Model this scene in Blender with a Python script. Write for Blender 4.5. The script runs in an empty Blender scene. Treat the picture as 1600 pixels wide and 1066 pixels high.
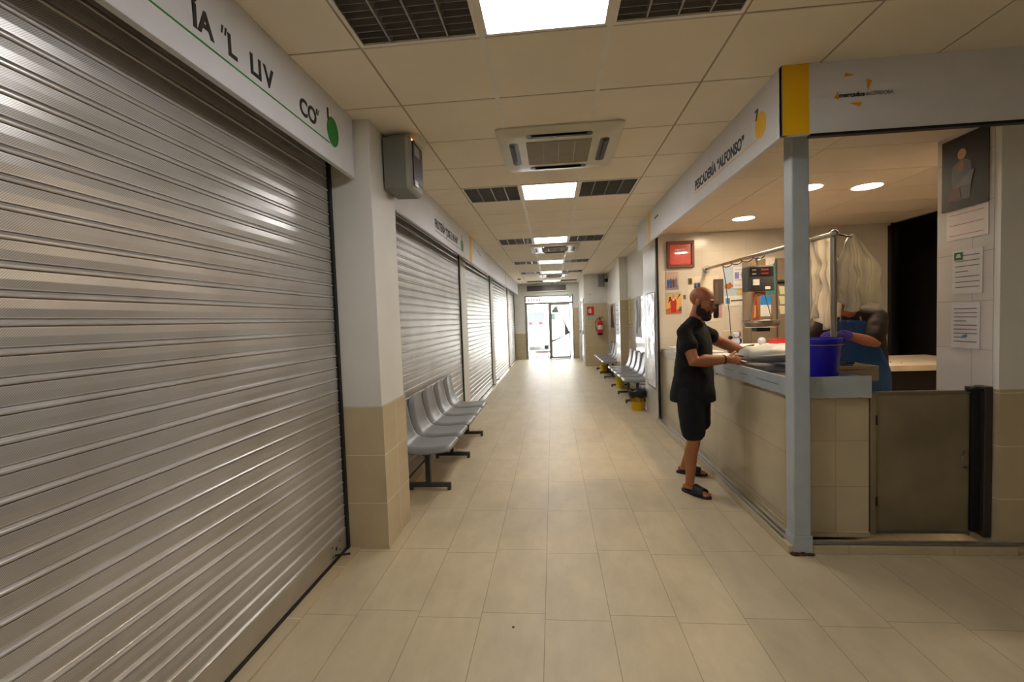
import bpy, bmesh, math, random
from mathutils import Vector, Matrix, noise
random.seed(4)
S = bpy.context.scene
COL = S.collection
PI = math.pi

# ------------------------------------------------------------------ camera
FPX, YAW, PITCH, ROLL, EYE = 711.1, .0905, -.0455, -.0355, 1.53
def cam_axes():
    cy, sy, cp, sp, cr, sr = math.cos(YAW), math.sin(YAW), math.cos(PITCH), math.sin(PITCH), math.cos(ROLL), math.sin(ROLL)
    fw = Vector((-sy*cp, cy*cp, sp)); rt = Vector((cy, sy, 0)); up = rt.cross(fw)
    return fw, cr*rt+sr*up, -sr*rt+cr*up
fw, rt, up = cam_axes()
cd = bpy.data.cameras.new('camera'); cam = bpy.data.objects.new('camera', cd); COL.objects.link(cam)
cd.sensor_width = 36; cd.lens = FPX/1600*36; cd.clip_start = .02; cd.clip_end = 200
cam.matrix_world = Matrix(((rt.x, up.x, -fw.x, 0), (rt.y, up.y, -fw.y, 0), (rt.z, up.z, -fw.z, EYE), (0, 0, 0, 1)))
S.camera = cam
cd.dof.use_dof = False

# ------------------------------------------------------------------ world, sun, exposure
w = bpy.data.worlds.new('daylight'); S.world = w; w.use_nodes = True
wn = w.node_tree.nodes; bg = wn['Background']
sky = wn.new('ShaderNodeTexSky'); sky.sky_type = 'HOSEK_WILKIE'; sky.turbidity = 4; sky.sun_direction = (.3, .2, .9)
w.node_tree.links.new(sky.outputs[0], bg.inputs[0]); bg.inputs[1].default_value = 10
sd = bpy.data.lights.new('sun', 'SUN'); sd.energy = 22; sd.angle = .01; sd.color = (1, .96, .9)
so = bpy.data.objects.new('sun', sd); COL.objects.link(so); so.rotation_euler = (math.radians(26), math.radians(12), 0)
PANEL_E, SPOT_E = 8.5, 56
S.view_settings.view_transform = 'Standard'; S.view_settings.look = 'None'
S.view_settings.gamma = 1; S.view_settings.use_curve_mapping = False
S.view_settings.exposure = 1.42
S.cycles.max_bounces = 8; S.cycles.diffuse_bounces = 4; S.cycles.glossy_bounces = 4
S.cycles.sample_clamp_indirect = 6; S.cycles.use_denoising = True
S.cycles.caustics_reflective = False; S.cycles.caustics_refractive = False

# ------------------------------------------------------------------ materials
def lin(c): return tuple((v/12.92 if v <= .04045 else ((v+.055)/1.055)**2.4) for v in c)
MC = {}
def mat(name, c, rough=.5, metal=0, var=.06, scale=6, bump=0, bscale=60, emit=0, coat=0, trans=0, alpha=1, spec=.5, sss=0):
    if name in MC: return MC[name]
    m = bpy.data.materials.new(name); m.use_nodes = True; nt = m.node_tree; N = nt.nodes; L = nt.links
    b = N['Principled BSDF']; c = lin(c)
    tc = N.new('ShaderNodeTexCoord')
    if var:
        n = N.new('ShaderNodeTexNoise'); n.inputs['Scale'].default_value = scale; n.inputs['Detail'].default_value = 6
        L.new(tc.outputs['Object'], n.inputs['Vector'])
        r = N.new('ShaderNodeValToRGB'); r.color_ramp.elements[0].position = .3; r.color_ramp.elements[1].position = .7
        r.color_ramp.elements[0].color = tuple(v*(1-var) for v in c)+(1,)
        r.color_ramp.elements[1].color = tuple(min(1, v*(1+var)) for v in c)+(1,)
        L.new(n.outputs[0], r.inputs[0]); L.new(r.outputs[0], b.inputs['Base Color'])
    else: b.inputs['Base Color'].default_value = c+(1,)
    if bump:
        n2 = N.new('ShaderNodeTexNoise'); n2.inputs['Scale'].default_value = bscale; n2.inputs['Detail'].default_value = 3
        L.new(tc.outputs['Object'], n2.inputs['Vector'])
        bp = N.new('ShaderNodeBump'); bp.inputs['Strength'].default_value = bump; bp.inputs['Distance'].default_value = .01
        L.new(n2.outputs[0], bp.inputs['Height']); L.new(bp.outputs[0], b.inputs['Normal'])
    b.inputs['Roughness'].default_value = rough; b.inputs['Metallic'].default_value = metal
    b.inputs['Coat Weight'].default_value = coat; b.inputs['Transmission Weight'].default_value = trans
    b.inputs['Alpha'].default_value = alpha; b.inputs['Specular IOR Level'].default_value = spec
    if sss: b.inputs['Subsurface Weight'].default_value = sss; b.inputs['Subsurface Scale'].default_value = .02
    if emit:
        b.inputs['Emission Color'].default_value = c+(1,); b.inputs['Emission Strength'].default_value = emit
    MC[name] = m; return m
def tile_mat(name, axes, bw, rh, c1, c2, mortar, ms=.004, off=.5, freq=2, shift=(0, 0), rough=.25, bump=.15, var=.08, rvar=.0, coat=0):
    """tiles laid in world space; axes = which world axes give (along the long side, across it)"""
    m = bpy.data.materials.new(name); m.use_nodes = True; nt = m.node_tree; N = nt.nodes; L = nt.links
    b = N['Principled BSDF']; g = N.new('ShaderNodeNewGeometry'); sx = N.new('ShaderNodeSeparateXYZ'); L.new(g.outputs['Position'], sx.inputs[0])
    cb = N.new('ShaderNodeCombineXYZ')
    for i in (0, 1):
        a = N.new('ShaderNodeMath'); a.operation = 'ADD'; a.inputs[1].default_value = shift[i]
        L.new(sx.outputs['XYZ'.index(axes[i])], a.inputs[0]); L.new(a.outputs[0], cb.inputs[i])
    br = N.new('ShaderNodeTexBrick'); br.offset = off; br.offset_frequency = freq; br.squash = 1
    br.inputs['Scale'].default_value = 1; br.inputs['Mortar Size'].default_value = ms; br.inputs['Mortar Smooth'].default_value = .1
    br.inputs['Brick Width'].default_value = bw; br.inputs['Row Height'].default_value = rh
    br.inputs['Color1'].default_value = lin(c1)+(1,); br.inputs['Color2'].default_value = lin(c2)+(1,); br.inputs['Mortar'].default_value = lin(mortar)+(1,)
    L.new(cb.outputs[0], br.inputs['Vector'])
    n = N.new('ShaderNodeTexNoise'); n.inputs['Scale'].default_value = 5; n.inputs['Detail'].default_value = 8; n.inputs['Roughness'].default_value = .65
    mp = N.new('ShaderNodeMapping'); mp.inputs['Scale'].default_value = (1, .45, 1); L.new(g.outputs['Position'], mp.inputs[0]); L.new(mp.outputs[0], n.inputs['Vector'])
    mr = N.new('ShaderNodeMapRange'); mr.inputs['From Min'].default_value = .3; mr.inputs['From Max'].default_value = .7
    mr.inputs['To Min'].default_value = 1-var; mr.inputs['To Max'].default_value = 1+var*.6; L.new(n.outputs[0], mr.inputs[0])
    mx = N.new('ShaderNodeVectorMath'); mx.operation = 'SCALE'; L.new(br.outputs['Color'], mx.inputs[0]); L.new(mr.outputs[0], mx.inputs['Scale'])
    L.new(mx.outputs[0], b.inputs['Base Color'])
    bp = N.new('ShaderNodeBump'); bp.invert = True; bp.inputs['Strength'].default_value = bump; bp.inputs['Distance'].default_value = .003
    L.new(br.outputs['Fac'], bp.inputs['Height']); L.new(bp.outputs[0], b.inputs['Normal'])
    b.inputs['Roughness'].default_value = rough; b.inputs['Coat Weight'].default_value = coat; b.inputs['Coat Roughness'].default_value = .08
    if rvar:
        m2 = N.new('ShaderNodeMapRange'); m2.inputs['From Min'].default_value = .3; m2.inputs['From Max'].default_value = .7
        m2.inputs['To Min'].default_value = rough-rvar; m2.inputs['To Max'].default_value = rough+rvar
        L.new(n.outputs[0], m2.inputs[0]); L.new(m2.outputs[0], b.inputs['Roughness'])
    return m
def shutter_mat(name, c, rough=.33, holes=True):
    m = bpy.data.materials.new(name); m.use_nodes = True; nt = m.node_tree; N = nt.nodes; L = nt.links
    b = N['Principled BSDF']; g = N.new('ShaderNodeNewGeometry'); sx = N.new('ShaderNodeSeparateXYZ'); L.new(g.outputs['Position'], sx.inputs[0])
    def mth(op, a, k):
        q = N.new('ShaderNodeMath'); q.operation = op
        for i, v in enumerate((a, k)):
            if v is None: continue
            if isinstance(v, (int, float)): q.inputs[i].default_value = v
            else: L.new(v, q.inputs[i])
        return q.outputs[0]
    y, z = sx.outputs[1], sx.outputs[2]
    u = mth('MULTIPLY', mth('ADD', y, z), 2*PI/.011); v = mth('MULTIPLY', mth('SUBTRACT', y, z), 2*PI/.011)
    s = mth('MULTIPLY', mth('SINE', u, None), mth('SINE', v, None))
    zm = mth('MODULO', mth('ADD', z, 10*.078), .078)
    band = mth('MULTIPLY', mth('GREATER_THAN', zm, .027), mth('LESS_THAN', zm, .074))
    s2 = mth('SINE', mth('MULTIPLY', mth('SUBTRACT', y, z), 2*PI/.0072), None)
    hole = mth('MULTIPLY', mth('ADD', mth('MULTIPLY', s2, .5), .5), band)
    n = N.new('ShaderNodeTexNoise'); n.inputs['Scale'].default_value = 2.2; n.inputs['Detail'].default_value = 7
    mp = N.new('ShaderNodeMapping'); mp.inputs['Scale'].default_value = (1, 1, 1.6); L.new(g.outputs['Position'], mp.inputs[0]); L.new(mp.outputs[0], n.inputs['Vector'])
    r = N.new('ShaderNodeValToRGB'); c = lin(c)
    r.color_ramp.elements[0].position = .3; r.color_ramp.elements[0].color = (c[0]*.82, c[1]*.79, c[2]*.74, 1)
    r.color_ramp.elements[1].position = .65; r.color_ramp.elements[1].color = c+(1,)
    L.new(n.outputs[0], r.inputs[0])
    k = mth('SUBTRACT', 1, mth('MULTIPLY', hole, .42 if holes else .08))
    mx = N.new('ShaderNodeVectorMath'); mx.operation = 'SCALE'; L.new(r.outputs[0], mx.inputs[0]); L.new(k, mx.inputs['Scale'])
    L.new(mx.outputs[0], b.inputs['Base Color']); b.inputs['Metallic'].default_value = .35; b.inputs['Roughness'].default_value = rough
    return m
def emis(name, c, e):
    m = bpy.data.materials.new(name); m.use_nodes = True; N = m.node_tree.nodes
    b = N['Principled BSDF']; b.inputs['Base Color'].default_value = lin(c)+(1,)
    b.inputs['Emission Color'].default_value = c+(1,); b.inputs['Emission Strength'].default_value = e; return m

white = mat('white_paint', (.88, .87, .84), .6, bump=.08, bscale=25, var=.05, scale=2)
white_wall = mat('white_plaster', (.89, .88, .85), .55, bump=.1, bscale=18, var=.06, scale=1.5)
ceil_m = mat('ceiling_tile', (.95, .91, .83), .85, bump=.15, bscale=300, var=.03, scale=2)
ceil_stall = mat('stall_ceiling_tile', (.90, .85, .77), .85, bump=.1, bscale=300, var=.03, scale=2)
tbar = mat('grid_bar_white', (.93, .91, .86), .5)
tbar_d = mat('grid_gap_shadow_grey', (.66, .61, .53), .8)
floor_m = tile_mat('floor_tile', 'YX', .66, .3317, (.80, .735, .61), (.78, .715, .59), (.62, .55, .44), ms=.0022, off=.07, freq=2, shift=(20*.66-2.30, 20*.3317+.0855), rough=.46, rvar=.05, var=.16)
dado_y = tile_mat('beige_wall_tile_facing_aisle', 'YZ', .5, .33, (.78, .71, .58), (.76, .69, .56), (.86, .82, .72), ms=.003, off=0, shift=(5-.2, 3.3-.98), rough=.2, var=.07)
dado_x = tile_mat('beige_wall_tile_facing_front', 'XZ', .5, .33, (.78, .71, .58), (.76, .69, .56), (.86, .82, .72), ms=.003, off=0, shift=(5, 3.3-.98), rough=.2, var=.07)
dado_xp = tile_mat('beige_tile_counter_front', 'XZ', .6, .30, (.76, .70, .58), (.74, .68, .56), (.68, .62, .50), ms=.003, off=0, shift=(5-1.99, 3.3-.98), rough=.22, var=.07)
dado_yp = tile_mat('beige_tile_counter_side', 'YZ', .66, .45, (.77, .72, .61), (.75, .70, .59), (.68, .62, .50), ms=.003, off=0, shift=(5-.25, 4.5-1.03), rough=.16, var=.08)
wtile_x = tile_mat('white_wall_tile_facing_front', 'XZ', .3, .3, (.83, .80, .75), (.82, .79, .74), (.77, .74, .69), ms=.0025, off=0, shift=(6, 3), rough=.22, var=.04)
wtile_y = tile_mat('white_wall_tile_facing_side', 'YZ', .3, .31, (.80, .78, .76), (.79, .77, .75), (.66, .64, .62), ms=.0025, off=0, shift=(6.1, 3.1-.93), rough=.25, var=.04)
shut1 = shutter_mat('perforated_steel_slats', (.80, .79, .785), .27)
shut2 = shutter_mat('plain_steel_slats', (.73, .72, .705), .34, False)
shutd = mat('dark_steel_slats', (.16, .14, .13), .45, .6)
dkmetal = mat('dark_metal', (.16, .15, .15), .45, .6)
galv = mat('galvanised_steel', (.62, .61, .60), .32, .85, var=.12, scale=9)
steel = mat('brushed_stainless', (.66, .63, .59), .28, 1, var=.08, scale=3, bump=.05, bscale=40)
steel_dirty = mat('worn_stainless', (.56, .51, .41), .36, .35, var=.3, scale=2.2, bump=.08, bscale=12)
bluegrey = mat('blue_grey_paint', (.66, .69, .71), .3, var=.08, scale=7, bump=.12, bscale=30)
greypl = mat('grey_plastic', (.50, .50, .50), .33, var=.02, coat=.12)
leggrey = mat('grey_leg_paint', (.27, .265, .26), .5, .3)
signw = mat('sign_white', (.85, .85, .87), .42, var=.03)
blackp = mat('black_plastic', (.05, .05, .05), .4)
letter = mat('black_letters', (.09, .08, .08), .5, var=0)
green = mat('sign_green', (.05, .50, .14), .4, var=0)
yellow = mat('sign_yellow', (.93, .72, .04), .4, var=0)
orange = mat('sign_orange', (.85, .58, .10), .4, var=0)
greyl = mat('grey_letters', (.50, .50, .51), .5, var=0)
paper = mat('paper', (.86, .85, .82), .7, var=.02)
ink = mat('ink', (.35, .35, .37), .7, var=0)
redp = mat('red_plastic', (.80, .10, .06), .3, var=.05)
blackm = mat('black_matt', (.03, .03, .03), .7)
skin = mat('skin_tan', (.64, .40, .26), .5, var=.07, scale=14, bump=.06, bscale=120, sss=.08)
skin2 = mat('skin_worker', (.70, .42, .28), .5, var=.05, scale=14, sss=.08)
def translucent(name, c, t=.5):
    m = bpy.data.materials.new(name); m.use_nodes = True; nt = m.node_tree; N = nt.nodes; L = nt.links; b = N['Principled BSDF']
    b.inputs['Base Color'].default_value = lin(c)+(1,); b.inputs['Roughness'].default_value = .4
    n = N.new('ShaderNodeTexNoise'); n.inputs['Scale'].default_value = 4; bp = N.new('ShaderNodeBump'); bp.inputs['Strength'].default_value = .3
    bp.inputs['Distance'].default_value = .02; L.new(n.outputs[0], bp.inputs['Height']); L.new(bp.outputs[0], b.inputs['Normal'])
    tr = N.new('ShaderNodeBsdfTranslucent'); tr.inputs[0].default_value = lin(c)+(1,)
    mx = N.new('ShaderNodeMixShader'); mx.inputs[0].default_value = t; o = N['Material Output']
    L.new(b.outputs[0], mx.inputs[1]); L.new(tr.outputs[0], mx.inputs[2]); L.new(mx.outputs[0], o.inputs['Surface']); return m
glassm = mat('clear_glass', (.95, .97, .97), .02, trans=1, var=0)

# ------------------------------------------------------------------ mesh helpers
TMP = bpy.data.scenes.new('tmp')
def evaluated(ob):
    TMP.collection.objects.link(ob)
    with bpy.context.temp_override(scene=TMP, view_layer=TMP.view_layers[0]):
        return bpy.data.meshes.new_from_object(ob.evaluated_get(bpy.context.evaluated_depsgraph_get()))
class MB:
    def __init__(s): s.v = []; s.f = []; s.mi = []; s.m = 0
    def add(s, vs, fs, smooth=None):
        o = len(s.v); s.v += [Vector(v) for v in vs]
        for f in fs: s.f.append([i+o for i in f]); s.mi.append(s.m)
        return s
    def box(s, x0, x1, y0, y1, z0, z1):
        return s.add([(x0,y0,z0),(x1,y0,z0),(x1,y1,z0),(x0,y1,z0),(x0,y0,z1),(x1,y0,z1),(x1,y1,z1),(x0,y1,z1)],
                     [(3,2,1,0),(4,5,6,7),(0,1,5,4),(1,2,6,5),(2,3,7,6),(3,0,4,7)])
    def obox(s, c, ax, ay, az):
        """box from centre and three half-axis vectors"""
        c, ax, ay, az = map(Vector, (c, ax, ay, az))
        P = [c+i*ax+j*ay+k*az for k in (-1, 1) for j, i in ((-1,-1),(-1,1),(1,1),(1,-1))]
        return s.add(P, [(3,2,1,0),(4,5,6,7),(0,1,5,4),(1,2,6,5),(2,3,7,6),(3,0,4,7)])
    def rings(s, R, cap=True, closed=False):
        n = len(R[0]); vs = [p for r in R for p in r]; fs = []
        for i in range(len(R)-1):
            for j in range(n): fs.append((i*n+j, i*n+(j+1) % n, (i+1)*n+(j+1) % n, (i+1)*n+j))
        if cap: fs += [tuple(range(n))[::-1], tuple((len(R)-1)*n+j for j in range(n))]
        return s.add(vs, fs)
    def tube(s, pts, r, n=12, cap=True):
        pts = [Vector(p) for p in pts]; R = []; ref = None
        for i, p in enumerate(pts):
            d = (pts[min(i+1, len(pts)-1)]-pts[max(i-1, 0)]).normalized()
            if ref is None: ref = Vector((0,0,1)) if abs(d.z) < .9 else Vector((1,0,0))
            a = d.cross(ref).normalized(); b = d.cross(a).normalized(); ref = -b if False else ref
            rr = r[i] if isinstance(r, (list, tuple)) else r
            R.append([p+(a*math.cos(t)+b*math.sin(t))*rr for t in [2*PI*k/n for k in range(n)]])
        return s.rings(R, cap)
    def lathe(s, prof, c=(0,0,0), n=28, cap=True):
        c = Vector(c)
        return s.rings([[c+Vector((r*math.cos(2*PI*k/n), r*math.sin(2*PI*k/n), z)) for k in range(n)] for r, z in prof], cap)
    def prism(s, poly, o, ux, uy, d):
        o, ux, uy, d = map(Vector, (o, ux, uy, d)); n = len(poly)
        a = [o+ux*x+uy*y for x, y in poly]; b = [p+d for p in a]
        return s.add(a+b, [tuple(range(n))[::-1], tuple(range(n, 2*n))]+[(i, (i+1) % n, n+(i+1) % n, n+i) for i in range(n)])
    def ell(s, c, r, ax=None, n=16, m=10):
        c = Vector(c); ax = ax or (Vector((1,0,0)), Vector((0,1,0)), Vector((0,0,1))); R = []
        for i in range(m+1):
            t = -PI/2+PI*i/m; t = max(-1.5, min(1.5, t))
            R.append([c+ax[0]*r[0]*math.cos(t)*math.cos(2*PI*k/n)+ax[1]*r[1]*math.cos(t)*math.sin(2*PI*k/n)+ax[2]*r[2]*math.sin(t) for k in range(n)])
        return s.rings(R)
    def build(s, name, mats, parent=None, smooth=False, bevel=0, off=None, seg=2, solid=0, sub=0):
        me = bpy.data.meshes.new(name)
        if off is not None: s.v = [v-Vector(off) for v in s.v]
        me.from_pydata([tuple(v) for v in s.v], [], s.f)
        if not isinstance(mats, (list, tuple)): mats = [mats]
        for m in mats: me.materials.append(m)
        me.polygons.foreach_set('material_index', s.mi)
        bm = bmesh.new(); bm.from_mesh(me); bmesh.ops.recalc_face_normals(bm, faces=bm.faces); bm.to_mesh(me); bm.free()
        o = bpy.data.objects.new(name, me); COL.objects.link(o)
        if smooth:
            me.polygons.foreach_set('use_smooth', [True]*len(me.polygons))
            if smooth != 'all': me.set_sharp_from_angle(angle=math.radians(38))
        if solid:
            q = o.modifiers.new('solid', 'SOLIDIFY'); q.thickness = solid; q.offset = 0
        if bevel:
            q = o.modifiers.new('bevel', 'BEVEL'); q.width = bevel; q.segments = seg; q.limit_method = 'ANGLE'
        if sub:
            q = o.modifiers.new('sub', 'SUBSURF'); q.levels = sub; q.render_levels = sub
        if parent: o.parent = parent
        return o
def bx(x0, x1, y0, y1, z0, z1): return MB().box(x0, x1, y0, y1, z0, z1)
def tag(o, label, cat, group=None, kind=None):
    if label: o['label'] = label
    if cat: o['category'] = cat
    if group: o['group'] = group
    if kind: o['kind'] = kind
    return o
class Thing:
    """an Empty at the base of a thing; parts given in world coordinates"""
    def __init__(s, name, label, cat, loc=(0,0,0), group=None, kind=None):
        s.o = bpy.data.objects.new(name, None); COL.objects.link(s.o); s.o.location = loc; s.loc = Vector(loc); s.o.empty_display_size = .1
        tag(s.o, label, cat, group, kind)
    def part(s, name, mb, m, parent=None, label=None, **k):
        o = mb.build(name, m, None, off=s.loc, **k); o.parent = parent or s.o
        if label: o['label'] = label
        return o
def one(name, mb, m, label, cat, group=None, base=None, kind=None, **k):
    """a thing of one mesh with its origin at its base"""
    if base is None:
        xs = [v.x for v in mb.v]; ys = [v.y for v in mb.v]; zs = [v.z for v in mb.v]
        base = ((min(xs)+max(xs))/2, (min(ys)+max(ys))/2, min(zs))
    o = mb.build(name, m, None, off=base, **k); o.location = base
    return tag(o, label, cat, group, kind)
def struct(name, mb, m, **k):
    o = mb.build(name, m, None, **k); o['kind'] = 'structure'; return o
def copy_tree(o, parent=None):
    c = o.copy(); COL.objects.link(c); c.parent = parent
    for ch in list(o.children): copy_tree(ch, c)
    return c
def text_mb(body, o, ux, uy, size, depth=.002, bold=.0, sx=1, shear=0, spacing=1, align='LEFT'):
    cu = bpy.data.curves.new('t', 'FONT'); cu.body = body; cu.size = size; cu.offset = bold; cu.shear = shear; cu.space_character = spacing
    cu.align_x = align; cu.resolution_u = 3
    ob = bpy.data.objects.new('t', cu); me = evaluated(ob)
    bpy.data.objects.remove(ob); bpy.data.curves.remove(cu)
    o, ux, uy = Vector(o), Vector(ux), Vector(uy); nrm = ux.cross(uy)
    bm = bmesh.new(); bm.from_mesh(me)
    r = bmesh.ops.extrude_face_region(bm, geom=bm.faces[:])
    for g in r['geom']:
        if isinstance(g, bmesh.types.BMVert): g.co.z += depth
    mb = MB(); bm.verts.ensure_lookup_table()
    mb.add([o+ux*(v.co.x*sx)+uy*v.co.y+nrm*v.co.z for v in bm.verts], [[v.index for v in f.verts] for f in bm.faces])
    bm.free(); bpy.data.meshes.remove(me); return mb
def ellipse(rx, rz, n=32, cx=0, cz=0): return [(cx+rx*math.cos(2*PI*k/n), cz+rz*math.sin(2*PI*k/n)) for k in range(n)]
def rrect(x0, x1, y0, y1, r, n=5):
    P = []
    for cx, cy, a in ((x1-r, y0+r, -PI/2), (x1-r, y1-r, 0), (x0+r, y1-r, PI/2), (x0+r, y0+r, PI)):
        P += [(cx+r*math.cos(a+PI/2*k/n), cy+r*math.sin(a+PI/2*k/n)) for k in range(n+1)]
    return P
X, Y, Z = Vector((1,0,0)), Vector((0,1,0)), Vector((0,0,1))

# ------------------------------------------------------------------ structure
CZ = 2.882; FZ = .0; GX, GY = -.2915, 2.218; DW = 17.45
SC = 2.66                                                  # ceiling of the stall
struct('floor', bx(-2.3, 6.3, -6.4, DW+.1, -.12, 0), floor_m)
struct('trim_1', bx(-2.4, 6.4, -6.5, DW+.15, 3.25, 3.35), white_wall)         # roof slab over the whole market hall
struct('wall_back', bx(-2.4, 6.4, -6.5, -6.4, -.1, 3.3), white_wall)
struct('wall_left', bx(-2.3, -1.62, -6.4, DW, 0, 3.25), white_wall)
struct('wall_right', bx(6.2, 6.3, -6.4, DW, 0, 3.25), white_wall)

# ceiling: tiles, cells for lamps and louvres left open
LROWS = [0, 5, 10, 15, 19, 24]; BACK = [(-5, 0), (-10, 0)]  # BACK lamps are unseen; the rear one is added to brighten camera-facing sides
open_cells = set()
for r in LROWS:
    for i in (-1, 0, 1): open_cells.add((i, r-1))
for r, i in BACK: open_cells.add((i, r-1))
tl = MB(); bars = MB(); gaps = MB()
for i in range(-3, 12):
    for j in range(-15, 26):
        if (i, j) in open_cells: continue
        x0, y0 = GX+.6*i, GY+.6*j; x1, y1 = x0+.6, y0+.6
        x0, x1 = max(x0, -1.615), min(x1, 6.19); y1 = min(y1, DW)
        if x0 >= x1 or y0 >= y1: continue
        if x0 > 1.3 and y0 > 2.6 and y1 < 7.4: continue
        if x0 > 1.9 and y0 > 2.6: continue
        tl.box(x0+.006, x1-.006, y0+.006, y1-.006, CZ, CZ+.015)
struct('ceiling', tl, ceil_m, bevel=.002, seg=1)
for i in range(-2, 11):
    x = GX+.6*i; y1 = DW if x < 1.9 else 2.7
    (bars if i in (0, 1) else gaps).box(x-(.013 if i in (0, 1) else .009), x+(.013 if i in (0, 1) else .009), -6.4, y1, CZ-.001 if i in (0, 1) else CZ+.003, CZ+.03)
for j in range(-14, 26):
    y = GY+.6*j; x1 = 6.19 if y < 2.7 else 1.75
    gaps.box(-1.61, x1, y-.008, y+.008, CZ+.0035, CZ+.028)
struct('trim_2', bars, tbar); struct('trim_3', gaps, tbar_d)

# left side: pillars between the shutters, dado tiles below, header wall hidden behind the signs
def pillar(name, x0, x1, y0, y1, top=3.2, dz=.98, tx=dado_x, ty=dado_y):
    p = MB().box(x0, x1, y0, y1, dz, top)
    o = struct(name, p, white_wall, bevel=.004)
    d = MB(); d.box(x0-.0, x1+.008, y0-.008, y1+.008, 0, dz)
    d2 = d.build(name+'_tiles', [tx, ty], None)
    for f in d2.data.polygons: f.material_index = 1 if abs(f.normal.x) > .5 else 0
    d2['kind'] = 'structure'; d2.parent = o
    return o
pillar('pillar_1', -1.62, -1.165, 2.955, 3.41)
struct('pillar_2', bx(-1.62, -1.435, 7.17, 7.62, 0, 3.2), white, bevel=.004)
struct('pillar_3', bx(-1.62, -1.435, 10.65, 11.1, 0, 3.2), white, bevel=.004)
struct('pillar_4', bx(-1.62, -1.435, 14.75, 15.4, 0, 3.2), white, bevel=.004)
struct('trim_4', bx(-1.62, -1.36, -6.4, 2.955, 0, .012), dado_y); struct('trim_5', bx(-1.62, -1.36, 3.41, DW, 0, .012), dado_y)

# far end wall with the entrance opening
ex0, ex1, ez = -1.05, .80, 2.43
wf = MB().box(-1.7, ex0, DW, DW+.14, 1.0, 3.25).box(ex1, 6.3, DW, DW+.14, 1.92, 3.25).box(ex0, ex1, DW, DW+.14, ez, 3.25)
struct('wall_far', wf, white_wall)
struct('trim_6', MB().box(-1.7, ex0, DW-.006, DW+.14, 0, 1.0).box(ex1, 6.3, DW-.006, DW+.14, 0, 1.92), dado_x)

# right side beyond the stall
struct('wall_right_2', MB().box(1.01, 1.13, 14.62, DW, 1.98, 3.25), white_wall)
struct('trim_7', bx(1.004, 1.13, 14.62, DW, 0, 1.98), dado_y)
struct('wall_cross', MB().box(1.01, 1.8, 14.5, 14.62, 1.98, 3.25), white_wall)
struct('trim_8', bx(1.004, 1.8, 14.494, 14.62, 0, 1.98), dado_x)
glossy_dado = tile_mat('glossy_beige_tile', 'YZ', .33, .33, (.80, .76, .70), (.79, .75, .69), (.68, .64, .56), ms=.003, off=0, shift=(5, 3.3-1.98), rough=.1, var=.04, coat=.5)
struct('wall_recess', MB().box(1.72, 1.84, 7.53, 14.5, 1.9, 3.25), white_wall)
struct('trim_9', bx(1.714, 1.84, 7.53, 14.5, 0, 1.9), glossy_dado)
struct('pillar_5', bx(1.54, 1.72, 10.6, 11.3, 1.9, 3.25), white_wall)
struct('trim_10', bx(1.532, 1.72, 10.592, 11.308, 0, 1.9), dado_x)
# end wall of the stall, jamb
struct('wall_stall_end', bx(1.48, 4.57, 6.62, 7.53, 0, 3.2), [wtile_x], bevel=.003)
struct('trim_11', bx(1.472, 1.485, 6.66, 7.53, 0, 2.5), mat('white_panel', (.80, .79, .77), .3))
struct('trim_12', bx(1.47, 1.50, 6.585, 6.62, .05, 2.62), dkmetal)
# stall ceiling (lower than the aisle's)
st = MB(); sg = MB()
for i in range(0, 6):
    for j in range(-1, 7):
        x0, y0 = .75+1.2*i, 2.86+.6*j; x1, y1 = min(x0+1.2, 4.62), min(y0+.6, 6.62)
        x0 = max(x0, 1.334); y0 = max(y0, 2.738)
        if x1 > x0 and y1 > y0: st.box(x0+.003, x1-.003, y0+.003, y1-.003, SC, SC+.02)
sg.box(1.334, 4.7, 2.738, 6.7, SC+.012, SC+.03)
struct('ceiling_stall', st, ceil_stall, bevel=.0015, seg=1); struct('trim_13', sg, tbar_d)
# stall back wall with the dark opening, near reveal with notices, right column
struct('wall_stall_back', MB().box(4.56, 4.68, 2.75, 4.2, 0, 3.2).box(4.56, 4.68, 4.2, 6.62, 0, .6), wtile_y)
struct('wall_reveal', MB().box(2.70, 3.0, 3.06, 3.47, 0, 3.2), wtile_y)
struct('pillar_6', bx(2.704, 6.2, 3.02, 3.06, 1.0, 3.2), white_wall)
struct('trim_14', bx(2.704, 6.2, 3.012, 3.06, 0, 1.0), dado_x)
struct('wall_front', MB().box(3.0, 6.2, 3.06, 3.2, 0, 3.2), white_wall)
# dark stall behind
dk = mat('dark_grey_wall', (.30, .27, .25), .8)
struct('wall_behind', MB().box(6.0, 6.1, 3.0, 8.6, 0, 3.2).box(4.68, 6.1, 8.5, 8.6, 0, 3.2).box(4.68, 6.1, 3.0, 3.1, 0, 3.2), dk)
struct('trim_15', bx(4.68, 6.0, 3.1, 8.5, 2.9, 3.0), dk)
struct('door_1', bx(4.53, 4.57, 6.55, 6.62, .6, 2.62), dkmetal)
# curb under the stall
cb = MB().box(1.43, 2.75, 2.935, 3.02, 0, .055).box(1.43, 1.56, 3.02, 6.6, 0, .055)
struct('trim_16', cb, dado_xp, bevel=.003)
struct('trim_17', MB().box(1.44, 1.452, 3.04, 6.58, .055, .066).box(1.478, 1.49, 3.04, 6.58, .055, .070), galv)
struct('trim_18', MB().tube([(1.57, 2.955, .066), (4.5, 2.955, .066)], .012), galv, smooth=True)

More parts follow.
